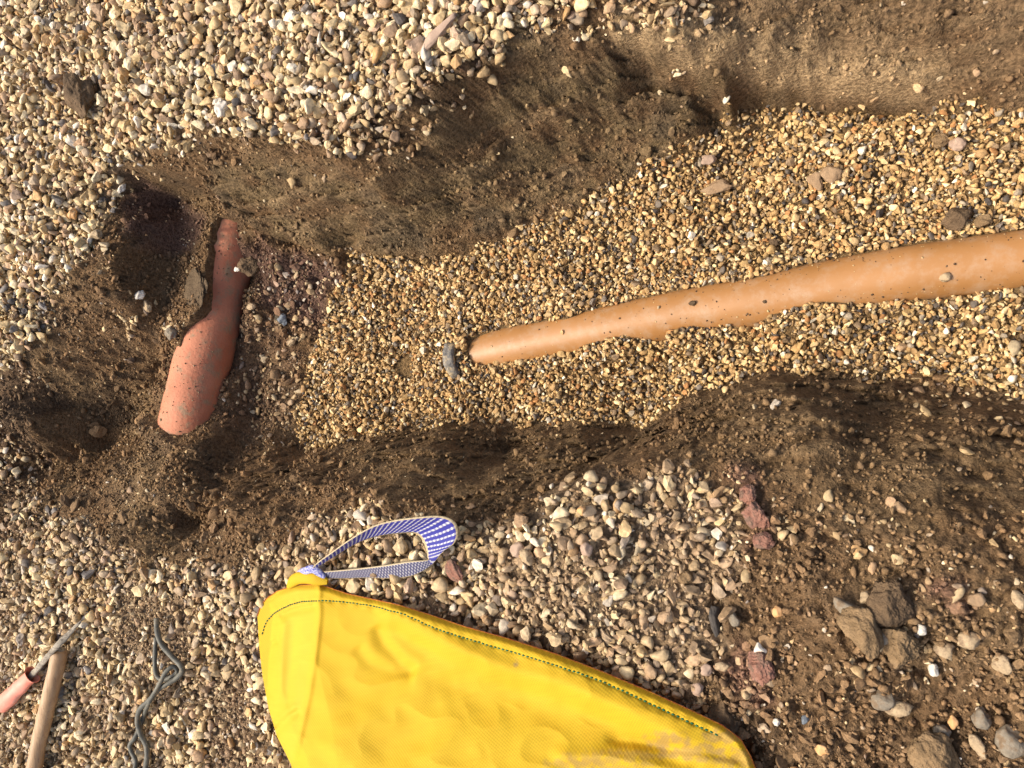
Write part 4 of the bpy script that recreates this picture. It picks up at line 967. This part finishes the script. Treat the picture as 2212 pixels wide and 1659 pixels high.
pr = empty('wooden_pole', tuple(pole_p[0])); tag(pr, 'round brown wooden pole lying on the shingle beside the orange gripped tool', 'pole')
v, f = tube(pole_p, rr_, 28); v = v+(noise3(v, 40, 8)*.0008)[:, None]; new_obj('shaft', mesh_py('shaft', local(v, pr), f), M_wood, pr)
ep = np.array([pole_p[0]+(pole_p[0]-pole_p[1])*t for t in (-.2, .35, .7)]); v, f = tube(ep, np.array([.013, .010, .004]), 14); v = v+(noise3(v, 90, 5)*.003)[:, None]
o = new_obj('broken_end', mesh_py('broken_end', local(v, pr), f), M_grey, pr); o['label'] = 'dark splintered end of the pole'
sh = gpath([(250,860,.030),(285,822,.032),(400,690,.036),(500,575,.050),(600,470,.044),(700,365,.026),(742,325,.018)], 60, .03)
tr = empty('hand_tool', tuple(sh[5])); tag(tr, 'short tool with salmon orange grip and tapering weathered grey shank', 'hand tool')
rr_ = np.interp(np.linspace(0, 1, 60), [0, .3, .8, .94, 1], [.0085, .0088, .0085, .005, .0015]); v, f = tube(sh, rr_, 16, squash=.6); v = v+(noise3(v, 55, 6)*.0012)[:, None]
new_obj('shank', mesh_py('shank', local(v, tr), f), M_grey, tr)
gp = gpath([(15,1105,.020),(45,1065,.022),(110,1000,.026),(180,930,.028),(250,858,.030),(292,815,.031)], 50, .03)
rr_ = np.interp(np.linspace(0, 1, 50), [0, .03, .10, .25, .8, .93, 1], [.006, .016, .0235, .0255, .021, .020, .027])
v, f = tube(gp, rr_, 32, squash=.72, thick=.0028); rg = np.arange(len(v)) % 1600//32; v = v+(noise3(v, 28, 9)*.0022)[:, None]
new_obj('grip', mesh_py('grip', local(v, tr), f), M_grip, tr)
c1 = gpath([(1415,305,.03),(1415,400,.030),(1450,530,.026),(1540,640,.022),(1630,735,.022),(1642,790,.022),(1590,850,.028),(1500,905,.034),(1430,950,.034),(1350,1045,.030),(1262,1130,.032),(1242,1240,.034),(1268,1350,.030),(1318,1450,.024),(1328,1550,.020),(1312,1659,.018),(1290,1800,.018),(1300,1950,.016)], 220, .02)
c2 = gpath([(1408,480,.018),(1400,620,.018),(1398,740,.018),(1420,835,.016),(1480,862,.016),(1560,830,.018),(1600,780,.020),(1560,745,.028),(1500,790,.038),(1450,880,.044),(1400,970,.044),(1340,1080,.030),(1300,1180,.020),(1262,1290,.018),(1218,1385,.018),(1172,1448,.020),(1190,1520,.018),(1225,1600,.016),(1215,1700,.016),(1200,1900,.016)], 220, .02)
cr_ = empty('cable', tuple(c1[100])); tag(cr_, 'dark grey twisted cable with two strands winding over the shingle', 'cable')
for pth, r in ((c1, .0066), (c2, .0056)):
    rad = r*(1+.10*fbm(np.arange(220)/9., np.zeros(220), 2, 71)); rad[0] *= .7
    v, f = tube(pth, rad, 14); v = v+(noise3(v, 80, 4)*.0005)[:, None]; new_obj('strand', mesh_py('strand', local(v, cr_), f), M_cable, cr_)

# bits lying on the brown pipe
BITS = [(1497,656,.014,.020,M_clod_d,'dark twisted crumb of soil on the crest of the brown pipe','clod'),(1652,652,.008,.009,M_clod_d,'tiny dark crumb on the brown pipe above the exposed lower side','clod'),
        (2040,600,.020,.024,M_tst,'cream and black flint perched on the brown pipe','flint'),(1423,664,.007,.009,M_tst,'single tiny cream stone on the crest of the brown pipe','pebble'),(1215,718,.010,.013,M_ost,'yellow pebble on the thin far end of the brown pipe','pebble')]
for i, (px, py, a, b_, mt, lab, cat) in enumerate(BITS):
    q = unproj(px, py, -.33); d_, az, _, _ = axis_field(np.array([q[0]]), np.array([q[1]]), bp_axis); zt = az[0]+math.sqrt(max(PIPE_R**2-d_[0]**2, 0)); q = unproj(px, py, zt)
    lump(px, py, a, b_, a*.7, .4*i, mt, 'soil_clod' if cat == 'clod' else cat, lab, cat, 140+i, sub=3, pos=(q[0], q[1], zt), emb=.2)
def specks(name, axis, r, n, seed, span, pal_, smin, smax, rng):
    rs = np.random.RandomState(seed); hp = Heap(); T, N, B = frames(axis)
    for _ in range(n):
        i = rs.randint(*rng); th = math.pi/2+rs.uniform(-span, span); s = rs.lognormal(math.log(smin), .45); s = min(s, smax)
        if rs.rand() < .5: th = math.pi/2+rs.choice([-1, 1])*rs.uniform(.45, 1)*span
        d = N[i]*math.cos(th)+B[i]*math.sin(th); jitter = T[i]*rs.uniform(-.02, .02)
        p = axis[i]+jitter+d*(r+s*.1)
        v = (POOL_S[rs.randint(16)]*np.array([s, s*.8, s*.55])*.5)@rotm(rs.uniform(0, 6), rs.normal()*.3, rs.normal()*.3).T+p
        hp.add(v, I1[1], np.array(pal_[rs.randint(len(pal_))]))
    return kind(hp.build(name, M_crumb), 'stuff')
SPC = [(.10,.065,.04),(.15,.10,.06),(.09,.055,.035),(.5,.38,.2)]
specks('soil_specks', bp_axis, PIPE_R, 520, 21, 1.15, SPC, .0026, .007, (2, 96))
specks('mud_specks', rp_axis, RP_R, 700, 22, 1.1, [(.20,.15,.09),(.26,.19,.12),(.16,.11,.07),(.30,.23,.15)], .0028, .013, (20, 66))
print('done')
